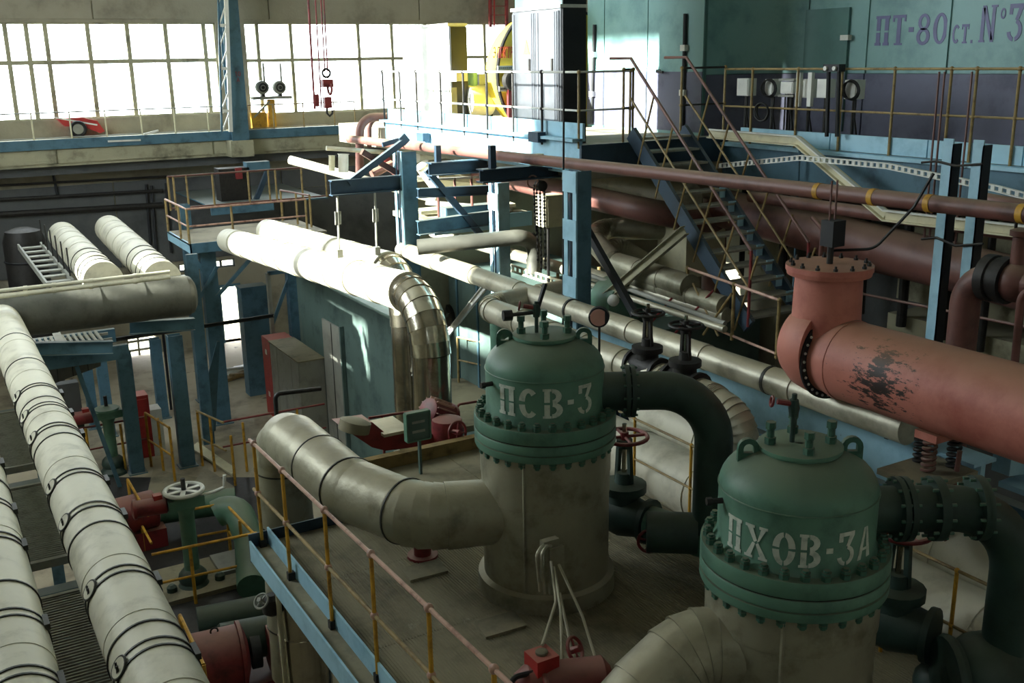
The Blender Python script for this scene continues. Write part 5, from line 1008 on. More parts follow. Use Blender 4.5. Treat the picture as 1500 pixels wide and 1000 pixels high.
strap_main('big white strapped main at the left margin', .13, 23.9, [(8.6, 1), (9.7, 1), (11.6, 1), (12.7, 1), (14.4, 1), (10.4, 0), (13.5, 0)])
# gratings beneath, between the two mains
for i, (y0, y1) in enumerate(((8.6, 11.9), (12.9, 15.6), (16.5, 19.4))):
    t = thing('bar_grating', ['slatted walkway grating between the mains, nearest', 'slatted walkway grating between the mains, middle', 'slatted walkway grating between the mains, farthest'][i], 'grating', (.7, y0, 4.3), 'gratings between the mains')
    sl = MB(); n = int((y1-y0)/.06)
    for k in range(n): sl.box((.3, y0+k*.06, 4.28), (1.35, y0+k*.06+.022, 4.31))
    sl.build('slats', 'grating', t, stuff=True)
    for x in (.3, 1.35): MB().box((x-.02, y0, 4.22), (x+.02, y1, 4.32)).build('side_bar', 'grating', t)
    for y in (y0, y1): MB().box((.3, y-.03, 4.22), (1.35, y+.03, 4.325)).build('end_bar', 'grating', t)
    tag(MB().ibeam((-1.5, y1+.3, 4.1), (1.55, y1+.3, 4.1), .2, .3, .02).build('cross_beam', 'blue_steel'), ['blue cross beam under the mains, nearest', 'blue cross beam under the mains, middle', 'blue cross beam under the mains, farthest'][i], 'beam')
for i, (x, y) in enumerate(((1.3, 12.3), (1.3, 19.8), (-1.2, 12.3))): tag(MB().ibeam((x, y, 0), (x, y, 4.0), .2, .2, .015, (0, 1, 0)).build('steel_post', 'blue_steel'), ['blue post under the mains beside the green valve', 'blue post under the mains farther back', 'blue post under the outer main'][i], 'post')
# header across, two mains coming from the dark corner
hy = 24.2; hz = P(150, 446, Y=hy).z; xr = P(283, 440, Y=hy).x
t = thing('header_pipe', 'fat grey header pipe lying across the left side', 'pipe', (3, hy, hz)); sections(t, along([Vector((-.6, hy, hz)), Vector((xr-.15, hy, hz-.02))], 1.0), .47, 'olive_pipe', n=32); MB().lathe((xr-.15, hy, hz-.02), [(.47, 0), (.43, .12), (.3, .2), (.02, .23)], 32, (1, 0, 0)).build('end_cap', 'olive_pipe', t)
for i, (x0, y0, x1, y1) in enumerate(((152, 411, 92, 345), (238, 409, 160, 335))):
    a, b = P(x0, y0, Y=hy+.1), P(x1, y1, Y=33.5); t = thing('branch_main', ['white strapped main joining the header, left one', 'white strapped main joining the header, right one'][i], 'pipe', a, 'mains joining the header'); sections(t, along([b, a], 1.3), .42, 'insulation_white', n=28)
    bm = MB().lathe((0, 0, 0), [(.425, -.012), (.44, -.012), (.44, .012), (.425, .012)], 32, (b-a).normalized(), caps=False).mesh('strap', 'band')
    for f in (.06, .12, .2, .28): share('strap', bm, t, a.lerp(b, f))
for i, (y0, y1, r) in enumerate(((428, 412, .05), (436, 416, .07))):
    a, b = P(-20, y0, Y=23.6), P(250, y1, Y=23.6); b.z = a.z; t = thing('thin_pipe', ['thin sunlit white pipe along the header, farther one', 'thin sunlit white pipe along the header, nearer one'][i], 'pipe', a); MB().cyl(a, b, r*.8, n=12).build('pipe_run', 'insulation_white', t)
    for f in (.2, .35, .55, .8): q = a.lerp(b, f); MB().cyl(q-Vector((.04, 0, 0)), q+Vector((.04, 0, 0)), r, n=12).build('sleeve', 'insulation_white', t)
# dark tank and stair rails in the far left corner
t = thing('dark_tank', 'dim upright tank in the far dark corner', 'tank', P(42, 400, Y=34)); q = P(42, 400, Y=34); MB().lathe((q.x, 34, 0), [(.6, 0), (.6, q.z+1.0), (.5, q.z+1.3), (.2, q.z+1.4)], 24).build('shell', 'iron', t); MB().torus((q.x, 34, q.z+.4), (0, 0, 1), .61, .03, 24, 6).build('hoop', 'black_steel', t)
t = thing('stair_flight', 'dim stair flight with pale stringers beside the left main', 'stair', P(85, 410, Y=30)); a, b = P(60, 358, Y=32.5), P(108, 414, Y=27); 
for o_ in (0, .6): MB().bar(a+Vector((-o_, 0, 0)), b+Vector((-o_, 0, 0)), .05, .16).build('stringer', 'grey_box', t)
for k in range(8): q = a.lerp(b, (k+.5)/8); MB().box(q+Vector((-.6, -.12, -.02)), q+Vector((0, .12, .02))).build('tread', 'grating', t)
for k in range(6): q = a.lerp(b, (k+.5)/6); MB().cyl(q, q+up*.8, .02, n=6).build('baluster', 'iron', t)
# slatted air cooler / grating deck
t = thing('slatted_deck', 'deck of pale parallel slats before the header pipe', 'deck', P(90, 495, Z=4.0)); zd = 4.0; a, b = P(35, 492, Z=zd), P(160, 492, Z=zd)
me = MB().box((0, -.75, -.03), (.06, .75, .03)).mesh('slat', 'grating')
k = int((b.x-a.x)/.125)
for i in range(k): share('slat', me, t, (a.x+i*.125, 25.2, zd))
for y in (24.6, 25.2, 25.8): MB().box((a.x-.1, y-.03, zd-.09), (b.x+.05, y+.03, zd-.03)).build('bearer', 'grating', t)
MB().bar(P(77, 475, Z=zd+.05), P(92, 510, Z=zd+.05), .18, .03, (0, 0, 1)).build('board', 'grey_box', t)
MB().box((a.x-.4, 24.3, zd-.35), (b.x+.25, 24.45, zd-.02)).build('edge_beam', 'blue_steel', t); MB().box((a.x-.4, 26.0, zd-.35), (b.x+.25, 26.15, zd-.02)).build('edge_beam', 'blue_steel', t)
# main frame of blue columns
def column(label, px0, pyf, pyt, w, dd=.26, m='blue_steel', Z=0, zt=None):
    f = P(px0, pyf, Z=Z); zt = P(px0-(pyf-pyt)*.11, pyt, Y=f.y).z if zt is None else zt; t = thing('steel_column', label, 'column', (f.x, f.y, Z), 'blue steel columns')
    MB().box((f.x-w/2, f.y, Z), (f.x+w/2, f.y+.02, zt)).build('flange', m, t); MB().box((f.x-w/2, f.y+dd, Z), (f.x+w/2, f.y+dd+.02, zt)).build('flange', m, t); MB().box((f.x-w/2, f.y+.02, Z), (f.x-w/2+.02, f.y+dd, zt)).build('web', m, t); MB().box((f.x-w/2-.06, f.y-.06, Z), (f.x+w/2+.06, f.y+dd+.08, Z+.03)).build('base_plate', m, t)
    return f, zt
column('blue column behind the farther green valve, second from left', 163, 640, 500, .28)
column('blue column left of all, behind the sloping brown duct', 140, 628, 540, .26)
column('blue column with foot beside the red cabinet', 203, 694, 515, .34)
column('blue column in the distance between two nearer ones', 241, 613, 497, .3)
column('blue column standing in the sunlit patch of floor', 277, 684, 492, .36)
f6 = P(329, 621, Z=0); f6, z6 = column('tall blue column carrying the small railed platform', 329, 621, 362, .42, zt=P(320, 353, Y=f6.y-.4).z-.3)
column('blue column at the left side of the bright doorway', 300, 588, 300, .3)
beam('blue beam under the slatted deck', P(20, 512, Y=24), P(165, 508, Y=24), .18, .3)
beam('short blue beam below the end of the header pipe', P(190, 480, Y=25.2), P(285, 474, Y=25.2), .2, .3)
beam('thin dark beam strung between the columns', P(150, 500, Y=27), P(400, 462, Y=29), .08, .1, 'iron')
ql = P(284, 590, Y=27.5); tag(MB().bar(P(280, 372, Y=27.5), Vector((ql.x+.3, 27.5, 0)), .3, .12, (0, 1, 0)).build('raking_leg', 'blue_steel'), 'broad blue raking leg left of the tall column', 'leg')
tag(MB().bar(P(282, 455, Y=28.85), P(318, 390, Y=28.85), .07, .09).build('diagonal_strut', 'blue_steel'), 'thin blue brace left of the tall column', 'strut')
tag(MB().bar(P(318, 434, Y=28.85), P(380, 364, Y=28.85), .08, .1).build('diagonal_strut', 'blue_steel'), 'thin blue brace right of the tall column', 'strut')
tag(MB().prism([P(302, 560, Y=28), P(318, 500, Y=28), P(322, 500, Y=28), P(316, 630, Z=0), P(308, 634, Z=0)], (0, .05, 0)).build('gusset_leg', 'blue_steel'), 'blue splayed gusset leg beside the tall column', 'leg')
# little railed platform
zt6 = z6; pl = P(297, 356, Y=f6.y-.3)
t = thing('lookout_platform', 'small blue railed platform on the tall column', 'platform', (f6.x, f6.y, zt6)); xa, xb = P(272, 345, Y=f6.y).x, P(366, 355, Y=f6.y).x
zt6 = P(320, 353, Y=f6.y-.4).z
MB().box((xa, f6.y-.4, zt6-.28), (xb, f6.y-.36, zt6)).build('edge_channel', 'blue_steel', t); MB().box((xa, f6.y-.4, zt6-.28), (xa+.04, f6.y+2.4, zt6)).build('edge_channel', 'pale_blue', t); MB().box((xa, f6.y-.36, zt6-.06), (xb+2.2, f6.y+2.4, zt6-.02)).build('deck', 'plate', t); MB().bar((xa+.1, f6.y+.1, zt6-.3), (f6.x, f6.y+.1, zt6-1.2), .1, .1).build('knee_brace', 'blue_steel', t)
railing('guard_railing', 'brownish railing round the small platform on the tall column', [(xa, f6.y+2.2, zt6), (xa, f6.y-.38, zt6), (xb+1.6, f6.y-.38, zt6)], .95, posts=[(xa, f6.y+2.2, zt6), (xa, f6.y+.6, zt6), (xa, f6.y-.38, zt6), (xb-.55, f6.y-.38, zt6), (xb+1.6, f6.y-.38, zt6)], mids=(.5,), mp='rail_yellow', mr='rail_pink', knob=False, r=.03)
# railings of the walkway further back
q = P(315, 303, Y=33); railing('guard_railing', 'tall yellowish railing on the walkway behind the twin pipes', [(P(250, 310, Y=33).x, 33, q.z), (P(482, 300, Y=33).x, 33, q.z)], 1.05, posts=[(P(x, 305, Y=33).x, 33, q.z) for x in (250, 258, 277, 315, 367, 397, 407, 445, 480)], mids=(.06,), mp='rail_yellow', mr='brown_pipe', knob=False, r=.03)
tag(MB().box((P(308, 303, Y=33).x, 32.9, q.z-.25), (P(400, 303, Y=33).x, 33.0, q.z)).box((P(308, 303, Y=33).x, 32.9, q.z-.02), (P(480, 303, Y=33).x, 37.9, q.z+.02)).build('walkway', 'blue_steel'), 'dim blue walkway behind the twin pipes', 'walkway')
t = thing('control_cabinet', 'dim reddish blue equipment on the walkway under the gallery', 'equipment', P(355, 300, Y=34)); p = lambda x, y: P(x, y, Y=34); MB().box(p(325, 300), p(365, 245)+Vector((0, .6, 0))).build('cabinet', 'iron', t); MB().box(p(345, 262), p(353, 245)-Vector((0, .1, 0))).build('red_panel', 'maroon', t); MB().bar(p(372, 300), p(392, 250), .15, .15).build('leg', 'navy_steel', t); MB().box(p(362, 250), p(395, 236)+Vector((0, .4, 0))).build('head_box', 'blue_steel', t)
railing('guard_railing', 'short yellow posts of the walkway beside the twin pipes', [(xb+1.7, f6.y+2.2, zt6), (xb+2.0, f6.y+.4, zt6)], .95, posts=[(xb+1.7, f6.y+2.2, zt6), (xb+1.85, f6.y+1.2, zt6), (xb+2.0, f6.y+.4, zt6)], mids=(), mp='rail_yellow', mr='brown_pipe', knob=False, r=.03)
# ---- sunlit twin pipes with elbows down
def twin(label, far, el, r):
    t = thing('twin_pipe', label, 'pipe', el, 'sunlit twin pipes')
    path = fillet([far, el, Vector((el.x, el.y, 0))], .8, 7)
    sections(t, along([path[0], path[1]], 1.1), r, 'insulation_white', n=32, lap=.02)
    sections(t, path[1:-1], r*.97, 'foil', name='elbow_section', n=32, lap=.012); sections(t, along([path[-2], path[-1]], 1.7), r*.95, 'foil', n=32, lap=.01)
    return t
twin('bright clad pipe of the twin pair, the nearer one', P(335, 352, Y=27.0), P(628, 437, Y=13.7), .31)
twin('bright clad pipe of the twin pair, the farther one', P(392, 338, Y=26.0), P(594, 402, Y=15.6), .30)
# ---- shed of corrugated sheet
Xs = 9.05; y0s, y1s = 20.2, 28.1; zs = 4.55
t = thing('corrugated_shed', 'dark green corrugated sheet shed under the twin pipes', 'shed', (Xs, y1s, 0))
MB().box((Xs+.05, y0s, 0), (Xs+4, y1s, zs-.02)).build('core', 'shed_green', t)
w = 1.25; n = int((y1s-y0s)/w)
for i in range(n):
    ya0 = y0s+i*w; vs = []; K = 20
    for k in range(K+1):
        x = Xs-.03*(1 if (k//1) % 2 else 0); vs += [(x, ya0+(w-.01)*k/K, 0), (x, ya0+(w-.01)*k/K, zs)]
    MB().add(vs+[(Xs+.05, ya0, 0), (Xs+.05, ya0, zs)], [(2*k, 2*k+2, 2*k+3, 2*k+1) for k in range(K)]).build('wall_sheet', 'shed_green', t)
MB().box((Xs-.15, y0s, zs), (Xs+4.2, y1s+.1, zs+.08)).build('roof', 'shed_green', t)
a, b = P(471, 466, X=Xs-.08), P(498, 476, X=Xs-.08); d_ = MB().box((Xs-.08, b.y, 0), (Xs-.03, a.y, a.z)).build('door', 'grey_box', t)
MB().box((Xs-.09, (a.y+b.y)/2-.02, 0), (Xs-.08, (a.y+b.y)/2+.02, a.z)).build('door_seam', 'iron', d_); MB().box((Xs-.12, b.y-.08, 0), (Xs-.02, b.y, a.z+.08)).build('door_jamb', 'shed_green', t)
# truss frame left of the shed
t = thing('truss_frame', 'blue braced frame at the corner of the corrugated shed', 'frame', P(432, 560, Z=0)); f = P(432, 560, Y=29.5); x0, x1 = P(398, 470, Y=29.5).x, P(437, 470, Y=29.5).x
MB().box((x1-.25, 29.4, 0), (x1+.1, 29.7, 4.6)).build('column', 'blue_steel', t); MB().box((x0-.05, 29.45, 0), (x0+.06, 29.6, 4.2)).build('column', 'grey_box', t); MB().bar((x0, 29.5, 2.6), (x1, 29.5, 4.4), .08, .1).build('brace', 'blue_steel', t); MB().bar((x0, 29.5, 2.4), (x1, 29.5, 1.9), .06, .08).build('brace', 'grey_box', t); MB().bar((x0, 29.5, 4.2), (x1, 29.5, 4.2), .1, .12).build('top_beam', 'blue_steel', t); MB().bar((x0+.2, 29.5, .3), (x0+.9, 29.5, 2.3), .06, .08).build('brace', 'grey_box', t)
a, b = P(360, 505, Y=31), P(390, 420, Y=31); tag(MB().box((a.x, 31, 0), (b.x, 31.5, b.z)).box((a.x-.03, 30.97, b.z), (b.x+.03, 31.53, b.z+.06)).build('blue_partition', 'blue_steel'), 'broad blue panel right of the bright doorway', 'panel')
# red-ended grey locker
t = thing('grey_locker', 'long grey steel locker with a red end strip', 'cabinet', (8.3, 27, 0)); a, b = P(395, 500, X=8.3), P(438, 530, X=8.3); zl = a.z
MB().box((8.3, b.y, 0), (9.0, a.y, zl)).build('body', 'grey_box', t); MB().box((8.28, a.y+.01, 0), (9.0, a.y+.75, zl+.02)).build('red_strip', 'red', t)
k = 4
for i in range(k): MB().box((8.28, b.y+.03+(a.y-b.y-.03)*i/k, .08), (8.3, b.y+(a.y-b.y-.03)*(i+1)/k, zl-.05)).build('door', 'grey_box', t)
for f_ in (.25, .8): MB().box((8.27, a.y+.3, zl*f_), (8.28, a.y+.45, zl*f_+.15)).build('sticker', 'white_paint', t)
MB().box((8.25, b.y-.03, zl), (9.03, a.y, zl+.03)).build('top', 'plate', t)
# dark bent railing before the locker
q = P(403, 640, Y=14.5); pipe('dark_handrail', 'dark bent pipe handrail before the corrugated shed', [Vector((P(403, 690, Y=14.5).x, 14.5, 0)), P(403, 577, Y=14.5), P(470, 569, Y=14.5)], .035, 'iron', R=.08)
# building to the right of the twin drop with fan and cyan bay
t = thing('blue_shed', 'blue grey enclosure with a wall fan and pale blue bay', 'shed', (9.9, 14, 0)); MB().box((9.6, 12.6, 0), (12.2, 19.9, 5.95)).build('body', 'shed_green', t); q = P(655, 465, X=9.55)
for y in (13.2, 14.4, 15.6, 16.8, 18.0, 18.9): MB().box((9.57, y-.03, 0), (9.6, y+.03, 5.95)).build('wall_joint', 'blue_steel', t)
MB().lathe((9.6, q.y, q.z), [(.3, 0), (.3, .08), (.2, .1), (.05, .04)], 24, (-1, 0, 0)).build('fan_housing', 'iron', t)
for k in range(5): an = 2*PI*k/5; MB().bar((9.5, q.y, q.z), (9.5, q.y+.24*math.cos(an), q.z+.24*math.sin(an)), .09, .01).build('fan_blade', 'grey_box', t)
t = thing('cyan_bay', 'small pale blue box deck above the blue grey enclosure', 'deck', P(670, 420, X=9.3)); z_ = 5.96
MB().box((9.2, 13.6, z_), (9.24, 15.2, z_+.32)).build('side_panel', 'pale_blue', t); MB().box((9.2, 13.56, z_), (11.0, 13.6, z_+.32)).build('front_panel', 'pale_blue', t); MB().box((9.24, 13.6, z_), (11, 15.2, z_+.05)).build('deck', 'plate', t)
for y in (13.9, 14.5): MB().cyl((9.3, y, z_), (9.3, y, z_+.9), .03, n=8).build('post', 'rail_yellow', t)
for x in (9.6, 10.2): MB().cyl((x, 13.7, z_), (x, 13.7, z_+.9), .03, n=8).build('post', 'rail_yellow', t)
tag(MB().ibeam(P(606, 552, Y=15.2), P(712, 418, X=7.36), .06, .09, .012).build('diagonal_strut', 'white_paint'), 'white diagonal angle strut below the long clad pipe', 'strut')
# lower landing with yellow railings right of the twin drop
z_ = 3.6; q0, q1, q2 = P(648, 600, Z=z_), P(672, 560, Z=z_), P(735, 575, Z=z_)
tag(MB().prism([P(600, 640, Z=z_), P(760, 610, Z=z_), P(760, 550, Z=z_), P(640, 555, Z=z_)], (0, 0, -.12)).build('landing', 'plate'), 'dusty landing plate below the blue grey enclosure', 'landing')
railing('guard_railing', 'yellow railing on the dusty landing, farther piece', [q1, q2], 1.0, step=.9, mids=(.5,), mp='rail_yellow', mr='rail_yellow', knob=False, r=.022)
railing('guard_railing', 'yellow railing on the dusty landing, nearer piece', [P(646, 612, Z=z_), P(658, 600, Z=z_)], 1.0, step=.9, mids=(.5,), mp='rail_yellow', mr='white_paint', knob=False, r=.022)
pipe('thin_rail_pipe', 'thin maroon pipe crossing behind the valve drive', [P(540, 612, Y=13), P(600, 603, Y=13), P(668, 600, Y=13), P(672, 592, Y=13), P(735, 582, Y=13)], .02, 'maroon', R=.05)
for x, y in ((560, 610), (700, 588)): q = P(x, y, Y=13); MB().cyl(q, (q.x, 13, 0), .02, n=6).build('stanchion', 'maroon', [o for o in bpy.data.objects if o.name == 'thin_rail_pipe'][0])
pipe('green_riser', 'pale green upright pipe behind the heater cap', [Vector((6.9, P(733, 560, X=6.9).y, 0)), P(733, 470, X=6.9)], .15, 'green', n=16)
# ================================================================ GROUND FLOOR MACHINES
def motor_valve(label, foot, h_, mdir, wheel_m, col_r=.14, ml=.6):
    f = V(foot); t = thing('motor_valve', label, 'valve', f, 'motor driven gate valves'); md = V(mdir).normalized()
    MB().lathe(f, [(.34, 0), (.34, .08), (.28, .14), (.22, .3)], 24).build('body_flange', 'green_dark', t); MB().ball(f+up*.28, .29, 16, .8).build('body', 'green_dark', t)
    MB().lathe(f, [(col_r*1.3, .3), (col_r, .5), (col_r, h_-.35), (col_r*1.4, h_-.25), (col_r*1.4, h_-.2)], 20).build('yoke_column', 'green', t)
    MB().box(f+Vector((-.34, -.2, h_-.22)), f+Vector((.34, .2, h_-.02))).build('gearbox', 'green', t)
    MB().lathe(f+up*(h_-.02), [(.3, 0), (.3, .05), (.1, .07), (.06, .1)], 20).build('gear_cover', 'green', t)
    a = f+up*(h_-.14)+md*.3; mo = MB().lathe(a, [(.1, 0), (.17, .05), (.17, ml), (.2, ml), (.2, ml+.06), (.1, ml+.1)], 18, md).build('motor', 'maroon', t)
    MB().box(a+md*.2+up*.1-Vector((.08, .08, 0)), a+md*.2+up*.24+Vector((.08, .08, 0))).build('terminal_box', 'red', mo)
    MB().cyl(f+up*h_, f+up*(h_+.35), .045, n=10).build('stem', 'iron', t)
    if wheel_m:
        w = MB().torus(f+up*(h_+.1), (0, 0, 1), .36, .045, 30, 8).build('handwheel', wheel_m, t)
        for k in range(6): an = 2*PI*k/6+.2; MB().bar(f+up*(h_+.1), f+up*(h_+.1)+Vector((.36*math.cos(an), .36*math.sin(an), 0)), .09, .03).build('spoke', wheel_m, w)
        MB().lathe(f+up*(h_+.08), [(.34, 0), (.34, .01)], 30).build('web', 'iron', w)
    return t
v1 = P(168, 692, Z=0); motor_valve('green motor driven valve farther back with red motor at left', v1, 1.75, (-1, .1, 0), None)
v2 = P(285, 862, Z=0); motor_valve('green motor driven valve with pale spoked handwheel', v2, 2.05, (-1, .15, 0), 'white_paint', .15)
q = v2+up*2.05; MB().tube([q+Vector((.25, -.1, -.05)), q+Vector((.55, -.15, 0)), q+Vector((.75, -.15, .05)), q+Vector((.78, -.15, .3))], .035, 8).build('lever_arm', 'white_paint', [o for o in bpy.data.objects if o.name.startswith('motor_valve') and o.get('label', '').endswith('handwheel')][0])
# pedestal under the second valve
t = thing('machine_plinth', 'dusty stepped plinth under the near green valve', 'plinth', v2); MB().box(v2+Vector((-.9, -.5, 0)), v2+Vector((1.5, 1.0, .12))).build('slab', 'plate', t); MB().box(v2+Vector((.55, .0, .12)), v2+Vector((1.35, .9, .2))).build('step_plate', 'grey_box', t)
for k in (-.45, .5): MB().lathe(v2+Vector((k, -.1, .12)), [(.1, 0), (.1, .1), (.05, .15)], 12).build('anchor_bolt', 'green_dark', t)
# green horizontal pipes and elbows
pipe('green_main', 'thick green pipe behind the near green valve', [P(180, 756, Z=.6), P(300, 738, Z=.6), P(345, 733, Z=.6)], .3, 'green', n=24, R=.5)
pipe('green_main', 'thick green elbow diving beside the yellow railing', [P(318, 752, Z=1.0), P(345, 735, Z=1.2), P(365, 790, Z=.7), P(370, 860, Z=.4)], .3, 'green', R=.5, n=24)
pipe('green_main', 'dark green drain pipe low under the platform edge', [P(290, 915, Z=.33), P(390, 895, Z=.33)], .32, 'green_dark', n=24)
tag(MB().lathe(P(365, 935, Z=.8), [(.3, -.5), (.34, -.45), (.34, .45), (.3, .5)], 24, (1, -.2, 0)).build('dark_vessel', 'green_dark'), 'dark cylinder lying under the platform edge', 'vessel')
# big red pump motor at bottom
t = thing('pump_motor', 'big dusty maroon pump motor at the bottom edge', 'motor', P(325, 1000, Z=0)); q = P(318, 965, Z=.7)
MB().lathe(q, [(.2, -.62), (.48, -.6), (.5, -.5), (.5, .35), (.55, .36), (.55, .42), (.3, .5)], 32, (1, -.12, 0)).build('casing', 'maroon', t); MB().lathe(q+Vector((.62, -.07, 0)), [(.3, -.08), (.3, .08)], 24, (1, -.12, 0)).build('coupling', 'black_steel', t); MB().lathe(q+Vector((1.1, -.13, 0)), [(.3, -.3), (.4, -.28), (.4, .4), (.3, .42)], 28, (1, -.12, 0)).build('second_casing', 'maroon', t); MB().box(q+Vector((-.5, -.4, -.7)), q+Vector((1.6, .35, -.45))).build('bedplate', 'maroon', t); MB().torus(q+Vector((0, 0, .52)), (0, 1, 0), .06, .015, 12, 6).build('lifting_eye', 'iron', t)
q = P(195, 752, Z=.8); t = thing('pump_motor', 'dim maroon machine behind the left white main', 'motor', (q.x, q.y, 0)); MB().lathe(q, [(.2, -.6), (.42, -.55), (.42, .45), (.3, .5)], 24, (1, .1, 0)).build('casing', 'maroon', t); MB().box(q+Vector((-.6, -.35, -.9)), q+Vector((.6, .35, -.35))).build('bedplate', 'maroon', t)
# silver insulated drop under the platform edge
t = thing('silver_drop', 'silvery upright clad pipe under the platform edge', 'pipe', (3.35, 10.3, 0)); q = P(440, 940, X=3.05); sections(t, along([Vector((2.95, 9.75, 0)), Vector((2.95, 9.75, 5.1))], .9), .27, 'foil', n=28)
tag(MB().cyl((2.66, 9.6, 0), (2.66, 9.6, 5.0), .03, n=8).build('thin_riser', 'beige'), 'thin pale riser beside the silvery upright pipe', 'pipe')
tag(MB().ibeam((3.6, 9.7, 0), (3.6, 9.7, 5.1), .16, .16, .012, (0, 1, 0)).build('steel_post', 'navy_steel'), 'navy corner post under the heater platform', 'post')
t = thing('small_valve', 'small dark valve on the silvery riser under the platform corner', 'valve', P(398, 885, X=2.62)); q = P(398, 885, X=2.62); MB().lathe(q, [(.05, -.12), (.1, -.08), (.1, .08), (.05, .12)], 14, (0, 0, 1)).build('body', 'iron', t); handwheel(t, q+Vector((-.12, -.05, .1)), (-.5, -.3, .6), .08, 'grey_box', .012)
# cabinets, portal, duct
t = thing('red_cabinet', 'red cabinet with white side between the blue columns', 'cabinet', P(215, 672, Z=0)); a, b = P(205, 672, Z=0), P(230, 672, Z=0); MB().box((a.x, a.y, 0), (b.x, a.y+.5, 1.75)).build('body', 'red', t); MB().box((b.x, a.y, 0), (b.x+.3, a.y+.5, 1.3)).build('side_unit', 'white_paint', t); MB().box((a.x+.05, a.y-.02, .1), (b.x-.05, a.y, 1.65)).build('door', 'red', t)
t = thing('portal_frame', 'grey arched concrete portal behind the left white main', 'portal', P(100, 640, Z=0)); Y_ = 27.0; p = lambda x, y: P(x, y, Y=Y_)
a, b = p(72, 640), p(126, 640); tz = p(100, 562).z; n_ = 8
pts = [(a.x, Y_, 0), (a.x, Y_, tz), (b.x, Y_, tz), (b.x, Y_, 0), (b.x-.28, Y_, 0), (b.x-.28, Y_, tz-.9)]+[(b.x-.28-(b.x-a.x-.56)*k/8, Y_, tz-.9+.55*math.sin(PI*k/8)) for k in range(1, 8)]+[(a.x+.28, Y_, tz-.9), (a.x+.28, Y_, 0)]
MB().prism(pts, (0, .35, 0)).build('arch', 'concrete_dark', t)
t = thing('sloping_duct', 'dark brown sloping sheet duct under the slatted deck', 'duct', P(100, 560, Y=25.6)); Y_ = 25.6; p = lambda x, y: P(x, y, Y=Y_)
MB().prism([p(58, 528), p(146, 508), p(148, 536), p(62, 568)], (0, .9, 0)).build('duct', 'olive_pipe', t)
for k in range(4): a, b = p(60+22*k, 528-5*k), p(63+22*k, 566-8*k); MB().bar(a-Yax*.01, b-Yax*.01, .04, .02).build('stiffener', 'iron', t); q = p(66+22*k, 524-5*k)+Yax*.47; MB().cyl(q-up*.05, Vector((q.x, q.y, 3.9)), .02, n=6).build('hanger', 'iron', t)
tag(MB().bar(P(112, 536, Y=25.64), Vector((P(163, 612, Y=25.64).x, 25.64, 0)), .08, .1).build('diagonal_strut', 'blue_steel'), 'blue diagonal brace under the sloping duct', 'strut')
# floor rubbish
for i, (x, y) in enumerate(((340, 548), (352, 556), (358, 545))):
    q = P(x, y, Z=0); tag(MB().bar(q+Vector((-.6, 0, .06)), q+Vector((.5, .4, .1+.03*i)), .25, .1).bar(q+Vector((-.3, .2, .16)), q+Vector((.4, -.1, .2)), .12, .08).build('scrap_pile', ['grey_box', 'wood', 'white_paint'][i]), ['grey scrap lying by the bright doorway', 'brown scrap boards by the bright doorway', 'white scrap piece by the bright doorway'][i], 'scrap')
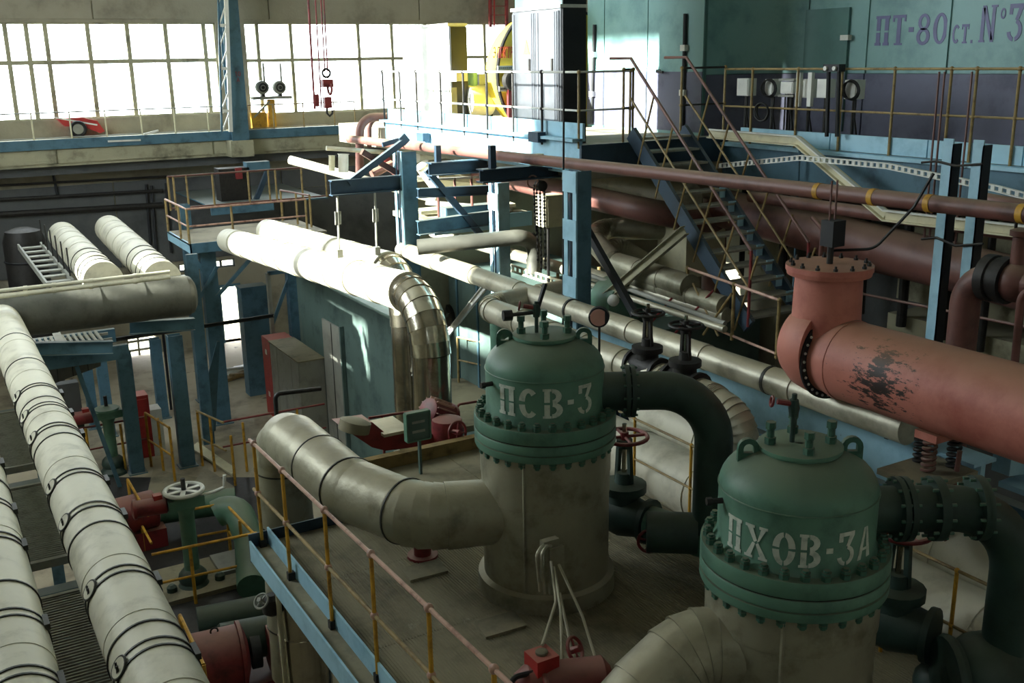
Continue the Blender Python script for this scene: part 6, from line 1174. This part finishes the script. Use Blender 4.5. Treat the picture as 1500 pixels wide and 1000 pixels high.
# sunken-floor railings
yr = dict(mp='yellow', mr='yellow', knob=False, r=.03)
G = lambda x, y: P(x, y, Z=0)
railing('guard_railing', 'yellow railing with maroon top rail before the farther valve', [G(125, 700), G(225, 680)], 1.35, posts=[G(135, 700), G(185, 692), G(222, 683)], mids=(.55,), mp='yellow', mr='maroon', knob=False, r=.03)
railing('guard_railing', 'yellow railing running back beside the red cabinet', [G(222, 683), G(257, 708)], 1.5, posts=[G(222, 683), G(240, 692), G(257, 708)], mids=(.5,), **yr)
TZ = lambda x, y: P(x, y, Z=1.25)-up*1.25
railing('guard_railing', 'yellow railing along the walkway before the near valve', [TZ(187, 702), TZ(217, 755)], 1.25, posts=[TZ(187, 702), TZ(203, 730)], mids=(.5,), **yr)
railing('guard_railing', 'yellow railing turning the corner behind the near valve', [TZ(285, 745), TZ(330, 737), TZ(374, 784)], 1.25, posts=[TZ(331, 738), TZ(351, 762), TZ(374, 784)], mids=(.5,), **yr)
railing('guard_railing', 'yellow railing passing in front of the near valve', [TZ(222, 812), TZ(280, 800), TZ(376, 780)], 1.25, posts=[TZ(278, 800), TZ(376, 780)], mids=(.5,), **yr)
railing('guard_railing', 'yellow railing by the column standing in the sunlit patch', [G(296, 680), G(335, 700)], 1.5, posts=[G(297, 682), G(315, 690)], mids=(.5,), mp='yellow', mr='rail_yellow', knob=False, r=.03)
railing('guard_railing', 'long yellow railing before the grey locker', [G(330, 690), G(480, 660)], 1.35, posts=[G(345, 712), G(362, 690), G(440, 668)], mids=(.5,), mp='yellow', mr='maroon', knob=False, r=.03)
railing('guard_railing', 'yellow railing beside the maroon pump motor', [G(275, 1000), G(310, 1080)], 1.3, step=1.0, mids=(.5,), **yr)
tag(MB().prism([G(150, 700)+up*.005, G(395, 700)+up*.005, G(470, 1040)+up*.005, G(150, 1040)+up*.005], (0, 0, .02)).build('sump_floor', 'iron'), 'dark floor plates around the near green valve', 'floor plate')  # one plain dark sheet laid over the floor concrete
# sump openings: dark plates and a pale plank
for i, (pp, m, lb) in enumerate((([(225, 690), (300, 705), (290, 740), (215, 730)], 'plate', 'dusty walkway plate between the yellow railings'), ([(290, 652), (345, 690), (340, 700), (280, 660)], 'beige', 'pale plank on the floor beside the sunlit column'), ([(300, 690), (345, 720), (300, 740), (280, 720)], 'concrete', 'pale floor plate beyond the green pipes'))):
    tag(MB().prism([G(*q)+up*(.02+.03*i) for q in pp], (0, 0, .05)).build('floor_slab', m), lb, 'plate')
for i, (x, y) in enumerate(((245, 545), (303, 545), (330, 540))):
    a = P(x, y, Z=1.2); pipe('thin_riser', ['thin black upright pipe with valves, left of the columns', 'thin black upright pipe with valves before the doorway', 'thin black upright pipe with valves right of the doorway'][i], [(a.x, a.y, 0), (a.x, a.y, 4.2)], .04, 'black_steel', bands=[((a.x, a.y, z), (0, 0, 1), .08) for z in (.9, 1.8, 2.7)], bandm='iron')
for o in bpy.data.objects:
    if '_b' in o: del o['_b']
